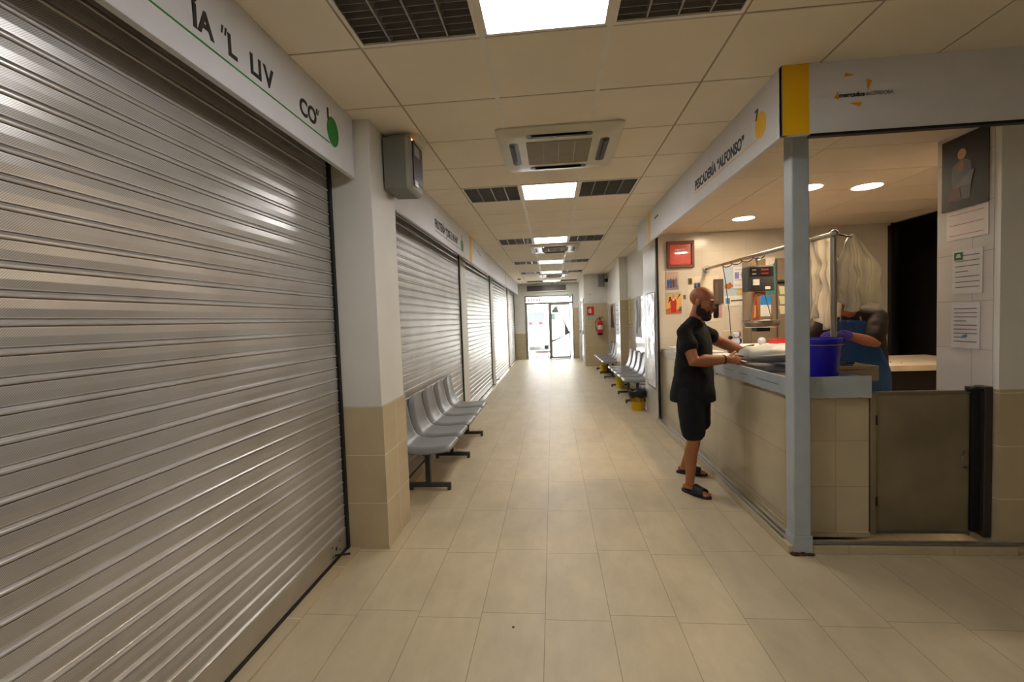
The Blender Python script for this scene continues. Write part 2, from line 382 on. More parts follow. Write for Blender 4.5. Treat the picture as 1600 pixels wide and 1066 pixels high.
# ------------------------------------------------------------------ street outside
struct('ground', bx(-30, 30, DW+.14, 60, -.2, -.03), mat('pavement', (.72, .71, .69), .8, var=.1))
fac = MB().box(-25, 25, 30, 31, -.03, 12)
struct('wall_street', fac, mat('bright_facade', (.88, .87, .84), .8))
vn = Thing('van', 'white van parked in the sunlit street behind the open left leaf of the entrance door', 'van', (-1.4, 22.6, -.03))
wv = mat('van_white', (.90, .90, .90), .35); vg = mat('van_glass', (.27, .28, .32), .4); vr = mat('tail_red', (.75, .12, .10), .4)
vn.part('body', MB().rings([[Vector((x, y, z)) for x, z in rrect(-2.3, -.15, .25, 2.40, .18)] for y in (22.6, 26.6)]), wv, smooth=True)
vn.part('rear_window', bx(-1.27, -.40, 22.57, 22.61, 1.24, 1.90), vg)
vn.part('number_plate_panel', bx(-1.24, -.39, 22.57, 22.61, .48, .89), mat('pale_blue_panel', (.62, .64, .76), .5))
for x in (-1.16, -.66): vn.part('tail_light', bx(x, x+.14, 22.56, 22.6, 1.30, 1.39), vr)
for x in (-2.15, -.45):
    for y in (23.3, 25.9): vn.part('wheel', MB().tube([(x, y, .33), (x+.2, y, .33)], .33, 20), blackm, smooth=True)
tb = Thing('low_table', 'reddish brown low oval table on thin legs outside the open door', 'table', (-.75, 18.6, -.03))
tb.part('tabletop', MB().prism(ellipse(.33, .3, 24), (-.44, 18.6, .17), X, Y, (0, 0, .07)), mat('red_brown', (.55, .25, .22), .5), bevel=.02)
for dx, dy in ((-.25, -.15), (.25, -.15), (-.25, .15), (.25, .15)):
    tb.part('leg', MB().tube([(-.44+dx*.7, 18.6+dy, .17), (-.44+dx, 18.6+dy*1.2, -.03)], .012, 8), dkmetal)
sp = Thing('shop_sign', 'red lettered strip sign on the facade above the street, seen through the transom', 'sign', (-1.9, 29.9, 3.2))
sp.part('board', bx(-1.85, -.65, 29.92, 30, 2.62, 3.0), mat('pale_sign', (.9, .86, .86), .5))
for k in range(6): sp.part('letter', MB().prism(ellipse(.06, .12, 14, -1.7+k*.18, 2.81), (0, 29.9, 0), X, Z, (0, .02, 0)), vr)
one('road_sign', MB().box(-.10, .18, 29.92, 30.0, 1.48, 1.86), mat('dark_green_sign', (.15, .2, .17), .5), 'small dark square sign outside, seen through the right door leaf', 'sign')

# ------------------------------------------------------------------ entrance
frm = mat('door_frame_flare_grey', (.55, .53, .51), .4, .5)  # grey lightened to imitate daylight flare over the frame
dr = Thing('entrance_door', 'grey metal framed glass entrance with transom and grey-marked pane at the end of the aisle', 'door', (-.12, DW, 0))
f = MB(); y0, y1 = DW+.01, DW+.07
for x in (ex0, ex1-.05): f.box(x, x+.05, y0, y1, 0, ez)
f.box(ex0, ex1, y0, y1, ez-.05, ez); f.box(ex0, ex1, y0, y1, 2.10, 2.17); f.box(ex0, ex1, y0+.02, y1-.02, 2.27, 2.285)
f.box(-.15, -.08, y0, y1, 0, 2.12)
dr.part('frame', f, frm, bevel=.004)
dr.part('transom_glass', bx(ex0+.05, ex1-.05, DW+.035, DW+.041, 2.17, ez-.05), glassm)
lf = MB().box(-.08, -.03, y0, y1, .02, 2.1).box(.62, .66, y0, y1, .02, 2.1).box(-.08, .66, y0, y1, .02, .08).box(-.08, .66, y0, y1, 2.05, 2.1)
leaf = dr.part('door_leaf', lf, frm, bevel=.004)
dr.part('pane', bx(-.03, .62, DW+.035, DW+.041, .08, 2.05), glassm, leaf)
shape_grey = mat('pane_shape_grey', (.45, .45, .43), .5)  # flat grey shapes laid over the right door pane
dr.part('grey_shapes', MB().prism([(-.03, 1.80), (.0, 1.86), (.15, 2.04), (.26, 1.76), (.02, 1.76)], (0, DW+.034, 0), X, Z, (0, -.004, 0)).prism([(.15, 2.05), (.19, 2.05), (.635, .99), (.60, .95)], (0, DW+.034, 0), X, Z, (0, -.004, 0)).prism([(.44, 1.36), (.63, .99), (.45, .88)], (0, DW+.034, 0), X, Z, (0, -.004, 0)).prism([(-.03, .64), (-.03, .72), (.1, .755), (.62, .99), (.61, .95), (.12, .70)], (0, DW+.034, 0), X, Z, (0, -.004, 0)), shape_grey, leaf, label='grey angular shapes crossing the pane')
op = MB().box(ex0+.05, ex0+.09, DW-.0, DW+.68, .02, 2.1)
dr.part('open_leaf', op, frm, label='left leaf standing open')
dr.part('threshold', bx(ex0, ex1, DW, DW+.1, -.01, .012), galv)
bxr = Thing('shutter_housing', 'grey slatted roller shutter housing above the entrance door', 'shutter box', (-.2, DW-.12, 2.56))
bxr.part('casing', MB().box(-1.0, .60, DW-.10, DW, 2.56, 2.60).box(-1.0, -.94, DW-.10, DW, 2.60, 2.80).box(.54, .60, DW-.10, DW, 2.60, 2.80), white)
sl = MB()
for k in range(7): sl.box(-.94, .54, DW-.09-(k % 2)*.006, DW-.02, 2.60+k*.029, 2.625+k*.029)
bxr.part('slats', sl, mat('brown_slats', (.36, .33, .31), .4, .4))
one('junction_box', bx(.62, .74, DW-.08, DW, 2.30, 2.56), mat('pale_box', (.82, .84, .84), .4), 'small pale control box on the wall at the top right of the entrance', 'box', bevel=.008)
# doors on the right aisle wall before the entrance
for k, (a, b) in enumerate(((16.35, 17.2), (14.75, 15.75))):
    d = struct('door_%d' % (k+2), MB().box(.985, 1.01, a, b, 0, 2.08), mat('glossy_white_door', (.82, .82, .83), .18, coat=.3), bevel=.004)
    fr = MB().box(.97, 1.005, a-.06, a, 0, 2.14).box(.97, 1.005, b, b+.06, 0, 2.14).box(.97, 1.005, a, b, 2.08, 2.14)
    q = fr.build('door_frame', mat('door_frame_white', (.86, .86, .86), .25), d); q2 = MB().tube([(.955, a+.1, 1.05), (.955, a+.22, 1.05)], .012, 8).box(.95, .985, a+.09, a+.12, 1.0, 1.1).build('door_handle', blackp, d)

# ------------------------------------------------------------------ roller shutters
def shutter(y0, y1, x, top, mt, label, bolts=True, zb=.03):
    t = Thing('roller_shutter', label, 'roller shutter', (x, (y0+y1)/2, 0), 'metal roller shutters along the left side')
    P = .078; prof = []; z = zb+.09
    z = math.ceil(z/P)*P
    while z < top:
        for dz, dx in ((0, -.006), (.0022, -.006), (.003, .003), (.006, .0055), (.010, .0055), (.013, .003), (.017, -.003), (.0225, -.006), (.0235, 0), (.0505, .0012), (.0765, .0)):
            prof.append((x+dx, z+dz))
        z += P
    vs = []
    for yy in (y0+.03, y1-.03): vs += [(a, yy, b) for a, b in prof]
    n = len(prof); m = MB().add(vs, [(i, i+1, n+i+1, n+i) for i in range(n-1)])
    t.part('slats', m, mt, solid=.0012)
    b = MB().box(x-.015, x+.006, y0+.03, y1-.03, zb, prof[0][1]+.002)
    bb = t.part('bottom_bar', b, mat('pale_bar', (.72, .70, .67), .3, .7), bevel=.003)
    t.part('floor_seal', MB().box(x-.02, x+.012, y0+.03, y1-.03, .012, zb), dkmetal)
    for yy in (y0, y1-.035):
        t.part('guide_rail', MB().box(x-.03, x+.018, yy, yy+.035, .012, top), dkmetal, bevel=.003)
    if bolts:
        for yy in (y1-.18, y0+.25):
            pl = t.part('lock_plate', bx(x+.004, x+.008, yy-.075, yy+.075, zb+.012, zb+.108), mat('pale_bar', (.72, .70, .67), .3, .7))
            for du, dz in (((0, 0), (.05, .03), (.05, -.03), (-.05, .03), (-.05, -.03)) if y0 < 0 else ((0, 0),)):
                t.part('keyhole' if du == 0 else 'rivet_hole', MB().tube([(x+.005, yy+du, zb+.06+dz), (x+.0095, yy+du, zb+.06+dz)], .013 if du == 0 else .006, 10), blackp, pl)
            t.part('lock_bolt', MB().tube([(x+.0, yy-.02, zb+.025), (x+.09, yy+.02, zb+.02)], .007, 8), dkmetal, bb)
    return t
shutter(-1.2, 2.95, -1.45, 2.86, shut1, 'large perforated grey roller shutter nearest the camera on the left')
shutter(3.42, 7.17, -1.46, 2.86, shut2, 'grey roller shutter behind the row of grey seats on the left')
shutter(7.62, 10.65, -1.46, 2.86, shut2, 'grey roller shutter just past the left seats, second beyond the white pillar')
shutter(11.1, 14.75, -1.46, 2.86, shut2, 'narrow-looking shiny roller shutter, second from the end on the left')
shutter(15.4, DW-.05, -1.46, 2.86, shut2, 'farthest roller shutter on the left, beside the entrance wall', False)

# ------------------------------------------------------------------ sign boards
SX = -1.26
s1 = Thing('sign_board', 'white sign panel with black letters, green line and green drop numbered 1', 'sign', (SX, .9, 2.49), 'fascia sign panels')
s1.part('panel', MB().box(SX-.03, SX, -1.2, 2.925, 2.495, CZ), signw, bevel=.002)
def ltxt(t, body, y, z, size, m, x=SX, **k): return t.part('lettering', text_mb(body, (x, y, z), Y, Z, size, **k), m)
for b, y in (('ÍA', 1.585), ('L', 1.765), ('LI', 1.900), ('V', 1.998), ('CO', 2.285)):
    ltxt(s1, b, y, 2.636, .122, letter, bold=.0032, sx=.92)
for y in (1.733, 1.752, 2.452, 2.470): s1.part('quote_mark', MB().prism([(y, 2.700), (y+.007, 2.700), (y+.016, 2.732), (y+.005, 2.732)], (SX, 0, 0), Y, Z, (.0015, 0, 0)), letter)
for b, y in (('PESCADER', .62),): pass
s1.part('stripe', bx(SX-.001, SX+.0015, -1.0, 2.60, 2.597, 2.604), green)
s1.part('drop', MB().prism(ellipse(.070, .085, 32, 2.645, 2.680), (SX, 0, 0), Y, Z, (.0015, 0, 0)), green)
ltxt(s1, '1', 2.568, 2.735, .085, letter, bold=.0035, x=SX+.002)
s2 = Thing('sign_board', 'white sign panel above the seats reading FRUTERÍA with a green drop', 'sign', (SX, 5.2, 2.49), 'fascia sign panels')
s2.part('panel', MB().box(SX-.03, SX, 3.42, 7.09, 2.475, CZ), signw, bevel=.002)
ltxt(s2, 'FRUTERÍA “JOSE E NI NA”', 4.98, 2.59, .135, letter, sx=.80, bold=.003)
s2.part('stripe', bx(SX-.001, SX+.0015, 4.98, 6.42, 2.548, 2.556), green)
s2.part('drop', MB().prism(ellipse(.10, .085, 32, 6.50, 2.62), (SX, 0, 0), Y, Z, (.0015, 0, 0)), green)
ltxt(s2, '2', 6.44, 2.70, .09, letter, x=SX+.002)
s3 = Thing('sign_board', 'white left sign panel beginning with a yellow strip, beyond the FRUTERÍA sign', 'sign', (SX, 9.3, 2.49), 'fascia sign panels')
s3.part('panel', MB().box(SX-.03, SX, 7.09, 12.6, 2.475, CZ), signw, bevel=.002)
s3.part('yellow_strip', bx(SX-.001, SX+.0015, 7.10, 7.30, 2.478, CZ-.003), yellow)
s3.part('logo_mark', MB().prism([(7.85, 2.77), (8.2, 2.72), (8.2, 2.70), (7.85, 2.75)], (SX, 0, 0), Y, Z, (.0015, 0, 0)), greyl)
s4 = Thing('sign_board', 'farthest left sign panel, white with a thin orange strip at its near end', 'sign', (SX, 14.8, 2.49), 'fascia sign panels')
s4.part('panel', MB().box(SX-.03, SX, 12.6, 16.95, 2.475, CZ).box(-1.42, SX, 16.95, 16.98, 2.475, CZ), signw, bevel=.002)
s4.part('orange_strip', bx(SX-.001, SX+.0015, 12.62, 12.72, 2.478, CZ-.003), mat('strip_red_orange', (.80, .38, .22), .4))
# right hand sign, L shaped around the stall corner
RX, RY = 1.302, 2.706
s5 = Thing('sign_board', 'white corner sign of the fish stall reading PESCADERÍA “ALFONSO”', 'sign', (RX, RY, 2.50), 'fascia sign panels')
s5.part('panel', MB().box(RX, RX+.03, RY, 7.0, 2.50, CZ).box(RX, 6.2, RY, RY+.03, 2.50, CZ), signw, bevel=.002)
s5.part('bottom_edge', MB().box(1.45, 6.2, RY-.006, RY+.03, 2.485, 2.50), dkmetal)
s5.part('yellow_band', bx(RX+.004, 1.444, RY-.0015, RY+.001, 2.503, CZ-.002), yellow)
s5.part('yellow_strip', bx(RX-.0015, RX+.001, 6.12, 6.26, 2.503, CZ-.002), yellow)
def rtxt(body, y, z, size, m, **k): return s5.part('lettering', text_mb(body, (RX, y, z), -Y, Z, size, **k), m)
rtxt('PESCADERÍA “ALFONSO”', 4.25, 2.628, .112, letter, sx=.83, bold=.003)
s5.part('stripe', bx(RX-.0015, RX+.001, 3.0, 4.25, 2.597, 2.603), yellow)
s5.part('drop', MB().prism(ellipse(.072, .078, 32, 2.965, 2.668), (RX, 0, 0), Y, Z, (-.0015, 0, 0)), yellow)
s5.part('lettering', text_mb('7', (RX-.002, 3.035, 2.715), -Y, Z, .09, bold=.002), letter)
s5.part('small_logo', text_mb('mercados', (RX, 5.86, 2.72), -Y, Z, .05), letter)
lg = MB()
for P in ([(1.640, 2.826), (1.646, 2.838), (1.690, 2.826), (1.655, 2.824)], ): pass
def fx(px, pz): return 1.573+(px-220)*.000293*1.0, 2.69+(640-pz)*.000293
for P in (((405, 285), (430, 212), (590, 262)), ((800, 345), (893, 392), (820, 560)), ((225, 665), (295, 535), (312, 690)), ((505, 768), (720, 762), (680, 850))):
    lg.prism([fx(*p) for p in P], (0, RY, 0), X, Z, (0, -.0015, 0))
s5.part('logo_triangles', lg, orange)
o_ = fx(318, 668)
s5.part('lettering', text_mb('mercados', (o_[0], RY, o_[1]+.004), X, Z, .034, bold=.0009, spacing=.98), letter)
s5.part('lettering', text_mb('deCÓRDOBA', (o_[0]+.135, RY, o_[1]+.006), X, Z, .026, sx=.92, bold=.0006), greyl)

# ------------------------------------------------------------------ ceiling fittings
lampm = emis('led_panel_light', (1.0, .985, .965), PANEL_E)
def lamp(r, label, i=0):
    yc = GY+.6*r-.3; xc = GX+.3+.6*i
    t = Thing('ceiling_light', label, 'ceiling light', (xc, yc, CZ-.004), 'square light panels down the aisle ceiling')
    fr = MB().prism([(-.29, -.29), (.29, -.29), (.29, .29), (-.29, .29)], (xc, yc, CZ+.05), X, Y, (0, 0, .01))
    for a, b, c, d in ((-.29, -.272, -.29, .29), (.272, .29, -.29, .29), (-.272, .272, -.29, -.272), (-.272, .272, .272, .29)): fr.box(xc+a, xc+b, yc+c, yc+d, CZ-.004, CZ+.05)
    t.part('frame', fr, tbar); t.part('diffuser', bx(xc-.272, xc+.272, yc-.272, yc+.272, CZ+.0, CZ+.006), lampm)
names = ['bright square ceiling light at the top edge of the picture, nearest the camera', 'bright square ceiling light just beyond the first air conditioner', 'third bright ceiling light down the aisle, just before the second air conditioner',
         'fourth ceiling light down the aisle, just beyond the second air conditioner', 'fifth ceiling light down the aisle, just before the farthest air conditioner', 'last ceiling light, nearest the entrance door']
for r, l in zip(LROWS, names): lamp(r, l)
for (r, i), l in zip(BACK, ('behind the camera over the aisle', 'added unseen at the back end of the aisle')): lamp(r, 'square ceiling light '+l, i)
alu = mat('louvre_aluminium', (.62, .61, .60), .3, .5, var=.05); tubew = mat('unlit_tube', (.75, .73, .70), .3)
def louvre(cx, cy):
    t = Thing('louvre_light', 'unlit', 'louvre light', (cx, cy, CZ-.004), 'unlit louvred fittings beside the light panels')
    h = MB().box(cx-.29, cx+.29, cy-.29, cy+.29, CZ+.09, CZ+.10)
    rm = MB()
    for a, b, c, d in ((-.29, -.28, -.29, .29), (.28, .29, -.29, .29), (-.28, .28, -.29, -.28), (-.28, .28, .28, .29)): h.box(cx+a, cx+b, cy+c, cy+d, CZ+.005, CZ+.09)
    for a, b, c, d in ((-.292, -.275, -.292, .292), (.275, .292, -.292, .292), (-.275, .275, -.292, -.272), (-.275, .275, .272, .292)): rm.box(cx+a, cx+b, cy+c, cy+d, CZ-.004, CZ+.005)
    t.part('frame', rm, tbar)
    t.part('housing', h, mat('housing_grey', (.62, .60, .57), .4, .3))
    lv = MB()
    for k in (-1, 0, 1): lv.add([(cx+k*.14-.004, cy-.28, CZ), (cx+k*.14+.004, cy-.28, CZ), (cx+k*.14+.014, cy-.28, CZ+.045), (cx+k*.14-.014, cy-.28, CZ+.045), (cx+k*.14-.004, cy+.28, CZ), (cx+k*.14+.004, cy+.28, CZ), (cx+k*.14+.014, cy+.28, CZ+.045), (cx+k*.14-.014, cy+.28, CZ+.045)], [(0,1,5,4),(1,2,6,5),(3,0,4,7),(2,3,7,6)])
    for k in range(1, 12): lv.box(cx-.28, cx+.28, cy-.28+k*.0467-.0012, cy-.28+k*.0467+.0012, CZ+.004, CZ+.035)
    t.part('louvre', lv, alu)
    for k in (-1.5, -.5, .5, 1.5): t.part('tube', MB().tube([(cx+k*.14, cy-.27, CZ+.07), (cx+k*.14, cy+.27, CZ+.07)], .013, 8), tubew)
    return t.o
ordn = ['nearest the camera', 'just beyond the first air conditioner', 'third along the aisle', 'fourth along the aisle', 'fifth along the aisle', 'farthest, near the entrance', 'behind the camera']
base = louvre(GX-.3, GY-.3)
for k, r in enumerate(LROWS):
    for side, i in (('left', -1), ('right', 1)):
        o = base if (k == 0 and i == -1) else copy_tree(base)
        o.location = (GX+.3+.6*i, GY+.6*r-.3, CZ-.004)
        o['label'] = 'louvred fitting %s of the light panel %s' % (side, ordn[k])
acw = mat('aircon_white', (.80, .78, .70), .35)
def aircon(yc, label):
    xc = .088; t = Thing('air_conditioner', label, 'air conditioner', (xc, yc, CZ-.03), 'ceiling cassette air conditioners'); h = .455
    pan = MB().rings([[Vector((xc+a, yc+b, z)) for a, b in rrect(-q, q, -q, q, .04)] for q, z in ((h, CZ-.0015), (h, CZ-.012), (h-.03, CZ-.032), (h-.13, CZ-.034))])
    t.part('panel', pan, acw, smooth=True)
    t.part('intake_grille', MB().box(xc-.245, xc+.245, yc-.245, yc+.245, CZ-.040, CZ-.033), mat('grille_beige', (.60, .57, .48), .5, bump=.5, bscale=400), bevel=.004)
    rb = MB()
    for k in range(-1, 2): rb.box(xc+k*.12-.003, xc+k*.12+.003, yc-.24, yc+.24, CZ-.042, CZ-.039)
    for k in range(-11, 12): rb.box(xc-.24, xc+.24, yc+k*.021-.001, yc+k*.021+.001, CZ-.0415, CZ-.039)
    t.part('grille_ribs', rb, mat('rib_beige', (.68, .65, .56), .5))
    for dx, dy in ((1, 0), (-1, 0), (0, 1), (0, -1)):
        c = Vector((xc+dx*.34, yc+dy*.34, CZ-.0355)); ux = Vector((abs(dy), abs(dx), 0)); uy = Vector((abs(dx), abs(dy), 0))
        s = t.part('air_slot', MB().prism(rrect(-.24, .24, -.035, .035, .03), c, ux, uy, (0, 0, .006)), blackp)
        t.part('vane', MB().obox(c+Vector((dx*.012, dy*.012, -.006)), ux*.20, uy*.016+Z*.006, Z*.0015), mat('vane_grey', (.25, .25, .24), .6), s)
aircon(3.70, 'large square air conditioner nearest the camera, in the middle of the aisle ceiling')
aircon(8.80, 'square air conditioner between the third and fourth ceiling lights')
aircon(14.2, 'farthest and smallest square air conditioner, before the last ceiling light')
sm = Thing('smoke_detector', 'small brownish smoke detector on the far left of the ceiling', 'smoke detector', (-1.05, 15.0, CZ-.04))
sm.part('body', MB().lathe([(.03, -.04), (.05, -.03), (.06, -.008), (.06, 0)], (-1.05, 15.0, CZ)), mat('tan_plastic', (.55, .44, .36), .5), smooth=True)
dc = Thing('dome_camera', 'small white dome camera on the ceiling in front of the entrance', 'camera', (.03, 17.15, CZ-.09))
dc.part('base', MB().lathe([(.09, -.03), (.10, 0)], (.03, 17.15, CZ)), white, smooth=True)
dc.part('dome', MB().lathe([(.01, -.085), (.035, -.075), (.055, -.05), (.06, -.03)], (.03, 17.15, CZ)), mat('dome_grey', (.6, .6, .6), .2), smooth=True)
for k, (x, y, l) in enumerate(((2.33, 5.78, 'round recessed downlight nearest the red clock in the stall ceiling'), (2.955, 4.58, 'round recessed downlight to the right of the blue-grey post in the stall ceiling'), (2.387, 4.50, 'round recessed downlight half hidden behind the blue-grey post'))):
    t = Thing('downlight', l, 'downlight', (x, y, SC-.006), 'round downlights in the stall ceiling')
    t.part('trim_ring', MB().lathe([(.118, .004), (.118, -.006), (.132, -.004), (.136, 0), (.136, .004)], (x, y, SC), 36, cap=False), tbar, smooth=True)
    t.part('lens', MB().lathe([(.118, -.001), (.118, .003)], (x, y, SC), 36), emis('downlight_lens_%d' % k, (1.0, .78, .53), SPOT_E))

# ------------------------------------------------------------------ pillar-mounted box, emergency light
t = Thing('wall_speaker', 'grey box speaker with dark blue front mounted high on the near left pillar', 'speaker', (-1.07, 3.3, 2.48))
bw = MB().rings([[Vector((x, y, z)) for y, z in rrect(a, b, c, d, .012)] for x, a, b, c, d in ((-1.15, 3.17, 3.45, 2.485, 2.85), (-.99, 3.165, 3.455, 2.48, 2.855))])
t.part('casing', bw, mat('casing_grey', (.47, .47, .45), .5), smooth=True)
t.part('front_rim', MB().rings([[Vector((x, y, z)) for y, z in rrect(a, b, c, d, .02)] for x, a, b, c, d in ((-.99, 3.165, 3.455, 2.48, 2.855), (-.965, 3.17, 3.45, 2.485, 2.85), (-.95, 3.19, 3.43, 2.50, 2.835))]), mat('rim_grey', (.58, .57, .54), .4), smooth=True)
t.part('blue_front', MB().rings([[Vector((x, y, z)) for y, z in rrect(3.195, 3.425, 2.55, 2.83, .02)] for x in (-.952, -.942)]), mat('navy_plastic', (.09, .11, .26), .35), smooth=True, label='dark blue front panel')
t.part('badge', MB().box(-.944, -.939, 3.22, 3.34, 2.73, 2.80).box(-.944, -.938, 3.20, 3.28, 2.51, 2.55), galv)
t.part('bracket', bx(-1.166, -1.148, 3.2, 3.42, 2.55, 2.75), blackp)
t = Thing('emergency_light', 'white emergency light with orange indicators on the ceiling above the grey speaker', 'emergency light', (-1.02, 3.3, 2.80))
t.part('housing', MB().rings([[Vector((-1.02+a, 3.32+b, z)) for a, b in rrect(-q, q, -q*.75, q*.75, .03)] for q, z in ((.12, CZ), (.12, CZ-.03), (.10, CZ-.06))]), acw, smooth=True)
for k in range(4): t.part('indicator', MB().ell((-.99+(k % 2)*.035, 3.20+(k//2)*.04, CZ-.055), (.01, .008, .008), n=8, m=6), emis('orange_led_%d' % k, (1, .35, .06), 4))
t.part('cable', MB().tube([(-1.13, 3.25, CZ-.04), (-1.14, 3.24, CZ-.07), (-1.12, 3.24, CZ-.03)], .005, 6), blackp)

# ------------------------------------------------------------------ bench seats
def seat_mb():
    # profile (x forward, z up), half width, edge curl
    pr = [(.455, .395, .175), (.468, .425, .19), (.455, .442, .205), (.40, .442, .222), (.30, .430, .228), (.20, .425, .228), (.12, .432, .226), (.065, .460, .222), (.035, .51, .215), (.015, .58, .205), (.0, .66, .192), (-.012, .74, .182), (-.016, .785, .168), (-.018, .81, .138), (-.018, .820, .085)]
    nv = 14; vs = []; fs = []
    for i, (x, z, hw) in enumerate(pr):
        a = pr[max(i-1, 0)]; b = pr[min(i+1, len(pr)-1)]; d = Vector((b[0]-a[0], 0, b[1]-a[1])).normalized(); nn = Vector((d.z, 0, -d.x))
        if nn.z < -.1: nn = -nn
        if i > 7 and nn.x < 0: nn = -nn
        for j in range(nv+1):
            s = j/nv*2-1; e = max(0, abs(s)-.78)/.22
            off = .010*s*s - .050*e*e*(1 if 2 <= i <= 12 else .4)
            p = Vector((x, s*hw, z))+nn*off
            vs.append(p)
    for i in range(len(pr)-1):
        for j in range(nv): fs.append((i*(nv+1)+j, i*(nv+1)+j+1, (i+1)*(nv+1)+j+1, (i+1)*(nv+1)+j))
    return MB().add(vs, fs)
def bench(label):
    t = Thing('seat_row', label, 'bench', (0, 0, 0), 'rows of five grey plastic seats')
    for k in range(5):
        m = seat_mb(); m.v = [v+Vector((0, k*.48, 0)) for v in m.v]
        o = m.build('seat', greypl, t.o, smooth='all', solid=.010, sub=1)
        MB().box(.14, .30, k*.48-.10, k*.48+.10, .392, .418).build('seat_bracket', leggrey, o)
    t.part('beam', MB().box(.19, .24, -.1, 2.02, .345, .392), leggrey, bevel=.003)
    for k in (0, 2, 4):
        lg = MB().box(.19, .235, k*.48-.02, k*.48+.02, .06, .36).box(.03, .42, k*.48-.02, k*.48+.02, .028, .066).box(.03, .06, k*.48-.022, k*.48+.022, 0, .03).box(.39, .42, k*.48-.022, k*.48+.022, 0, .03)
        t.part('leg', lg, leggrey, bevel=.003)
    return t.o
b1 = bench('row of five grey seats on the left, past the white pillar'); b1.location = (-1.395, 4.04, 0)
b2 = copy_tree(b1); b2.location = (1.655, 10.03, 0); b2.rotation_euler = (0, 0, PI); b2['label'] = 'nearer row of five grey seats on the right, by the yellow bin'
b3 = copy_tree(b1); b3.location = (1.655, 13.36, 0); b3.rotation_euler = (0, 0, PI); b3['label'] = 'farther row of five grey seats on the right, near the fire extinguisher'

# bins
ylw = mat('bin_yellow', (.85, .68, .08), .4)
def bin_(x, y, r, h, label):
    t = Thing('waste_bin', label, 'bin', (x, y, 0), 'yellow waste bins by the right seats')
    t.part('tub', MB().lathe([(r*.72, 0), (r*.75, .01), (r, h), (r*1.03, h), (r*1.03, h+.012), (r*.97, h+.012), (r*.72, .02), (.001, .02)], (x, y, 0), 28, cap=False), ylw, smooth=True)
    bag = MB(); R = []
    for q, z in ((1.02, h-.08), (1.07, h-.05), (1.08, h), (1.03, h+.035), (.95, h+.03), (.85, h-.1)):
        R.append([Vector((x+r*q*(1+.04*math.sin(5*a+z*60))*math.cos(a), y+r*q*(1+.04*math.sin(7*a+z*40))*math.sin(a), z+.012*math.sin(6*a))) for a in [2*PI*k/30 for k in range(30)]])
    t.part('bag', bag.rings(R, cap=False), blackp, smooth='all', label='black bin liner')
    slots = MB()
    for k in range(14):
        a = PI+.2+k*.17; rr = r*.93+.006
        slots.obox((x+rr*math.cos(a), y+rr*math.sin(a), h*.62), (-.004*math.sin(a), .004*math.cos(a), 0), (.003*math.cos(a), .003*math.sin(a), 0), (0, 0, .035))
    t.part('slots', slots, mat('slot_shadow_brown', (.35, .25, .03), .6))
bin_(1.335, 7.50, .135, .30, 'yellow bin with black liner at the near end of the right seats')
t = one('yellow_tub', MB().lathe([(.085, 0), (.10, .26), (.095, .29), (.07, .31), (.001, .31)], (1.40, 9.86, 0), 20, cap=False), mat('tub_yellow', (.88, .82, .22), .4), 'pale yellow tub under the nearer right row of seats', 'bin', 'yellow waste bins by the right seats', smooth=True)
one('yellow_tub', MB().lathe([(.09, 0), (.11, .24), (.001, .24)], (1.36, 12.6, 0), 20, cap=False), ylw, 'small yellow tub under the farther right row of seats', 'bin', 'yellow waste bins by the right seats', smooth=True)

one('speck', MB().lathe([(.006, 0), (.007, .002), (.003, .004)], (-.243, 2.19, 0), 8), mat('dark_speck', (.2, .16, .1), .8), 'tiny dark pebble lying on the floor tiles near the camera', 'speck')  # small speck of debris on the floor
# ------------------------------------------------------------------ things on the cross wall and recess wall
CW = 14.49
t = Thing('fire_extinguisher', 'red fire extinguisher hung on the beige cross wall beside the doors', 'fire extinguisher', (1.46, CW-.1, .98))
ex, ey = 1.47, CW-.10
t.part('cylinder', MB().lathe([(.04, .98), (.075, .99), (.08, 1.02), (.08, 1.34), (.07, 1.40), (.03, 1.43), (.02, 1.46)], (ex, ey, 0)), redp, smooth=True)
t.part('base_ring', MB().lathe([(.078, .97), (.084, .98), (.084, 1.04), (.08, 1.045)], (ex, ey, 0)), blackp, smooth=True)
t.part('valve', MB().box(ex-.02, ex+.02, ey-.02, ey+.02, 1.45, 1.50).box(ex-.06, ex+.10, ey-.012, ey+.012, 1.50, 1.515).box(ex-.02, ex+.09, ey-.012, ey+.012, 1.53, 1.542), blackp)
t.part('hose', MB().tube([(ex-.02, ey, 1.48), (ex-.09, ey-.01, 1.48), (ex-.145, ey-.01, 1.38), (ex-.14, ey-.01, 1.22), (ex-.10, ey-.01, 1.1)], .011, 8), blackp, smooth=True)
t.part('label_patch', MB().rings([[Vector((ex+.0815*math.cos(a), ey+.0815*math.sin(a), z)) for a in [-PI*.9+k*PI*.8/10 for k in range(11)]] for z in (1.15, 1.28)], cap=False), paper)
t = Thing('extinguisher_sign', 'red square fire extinguisher sign above the extinguisher, left side of cross wall', 'sign', (1.19, CW-.004, 1.60))
t.part('plate', bx(1.085, 1.30, CW-.006, CW, 1.60, 1.87), redp)
t.part('pictogram', MB().prism(rrect(1.165, 1.215, 1.66, 1.80, .02), (0, CW-.0065, 0), X, Z, (0, -.002, 0)).prism([(1.18, 1.80), (1.20, 1.80), (1.20, 1.83), (1.18, 1.83)], (0, CW-.0065, 0), X, Z, (0, -.002, 0)).box(1.13, 1.15, CW-.0085, CW-.0065, 1.68, 1.80), paper)
one('green_notice', MB().box(1.10, 1.31, CW-.005, CW, 1.46, 1.57), mat('green_white_print', (.55, .72, .62), .6, var=.5, scale=60), 'small green and white notice just below the red extinguisher sign', 'sign')
t = Thing('cabinet_door', 'white electrical cabinet door set high in the cross wall', 'cabinet', (1.38, CW-.01, 1.97))
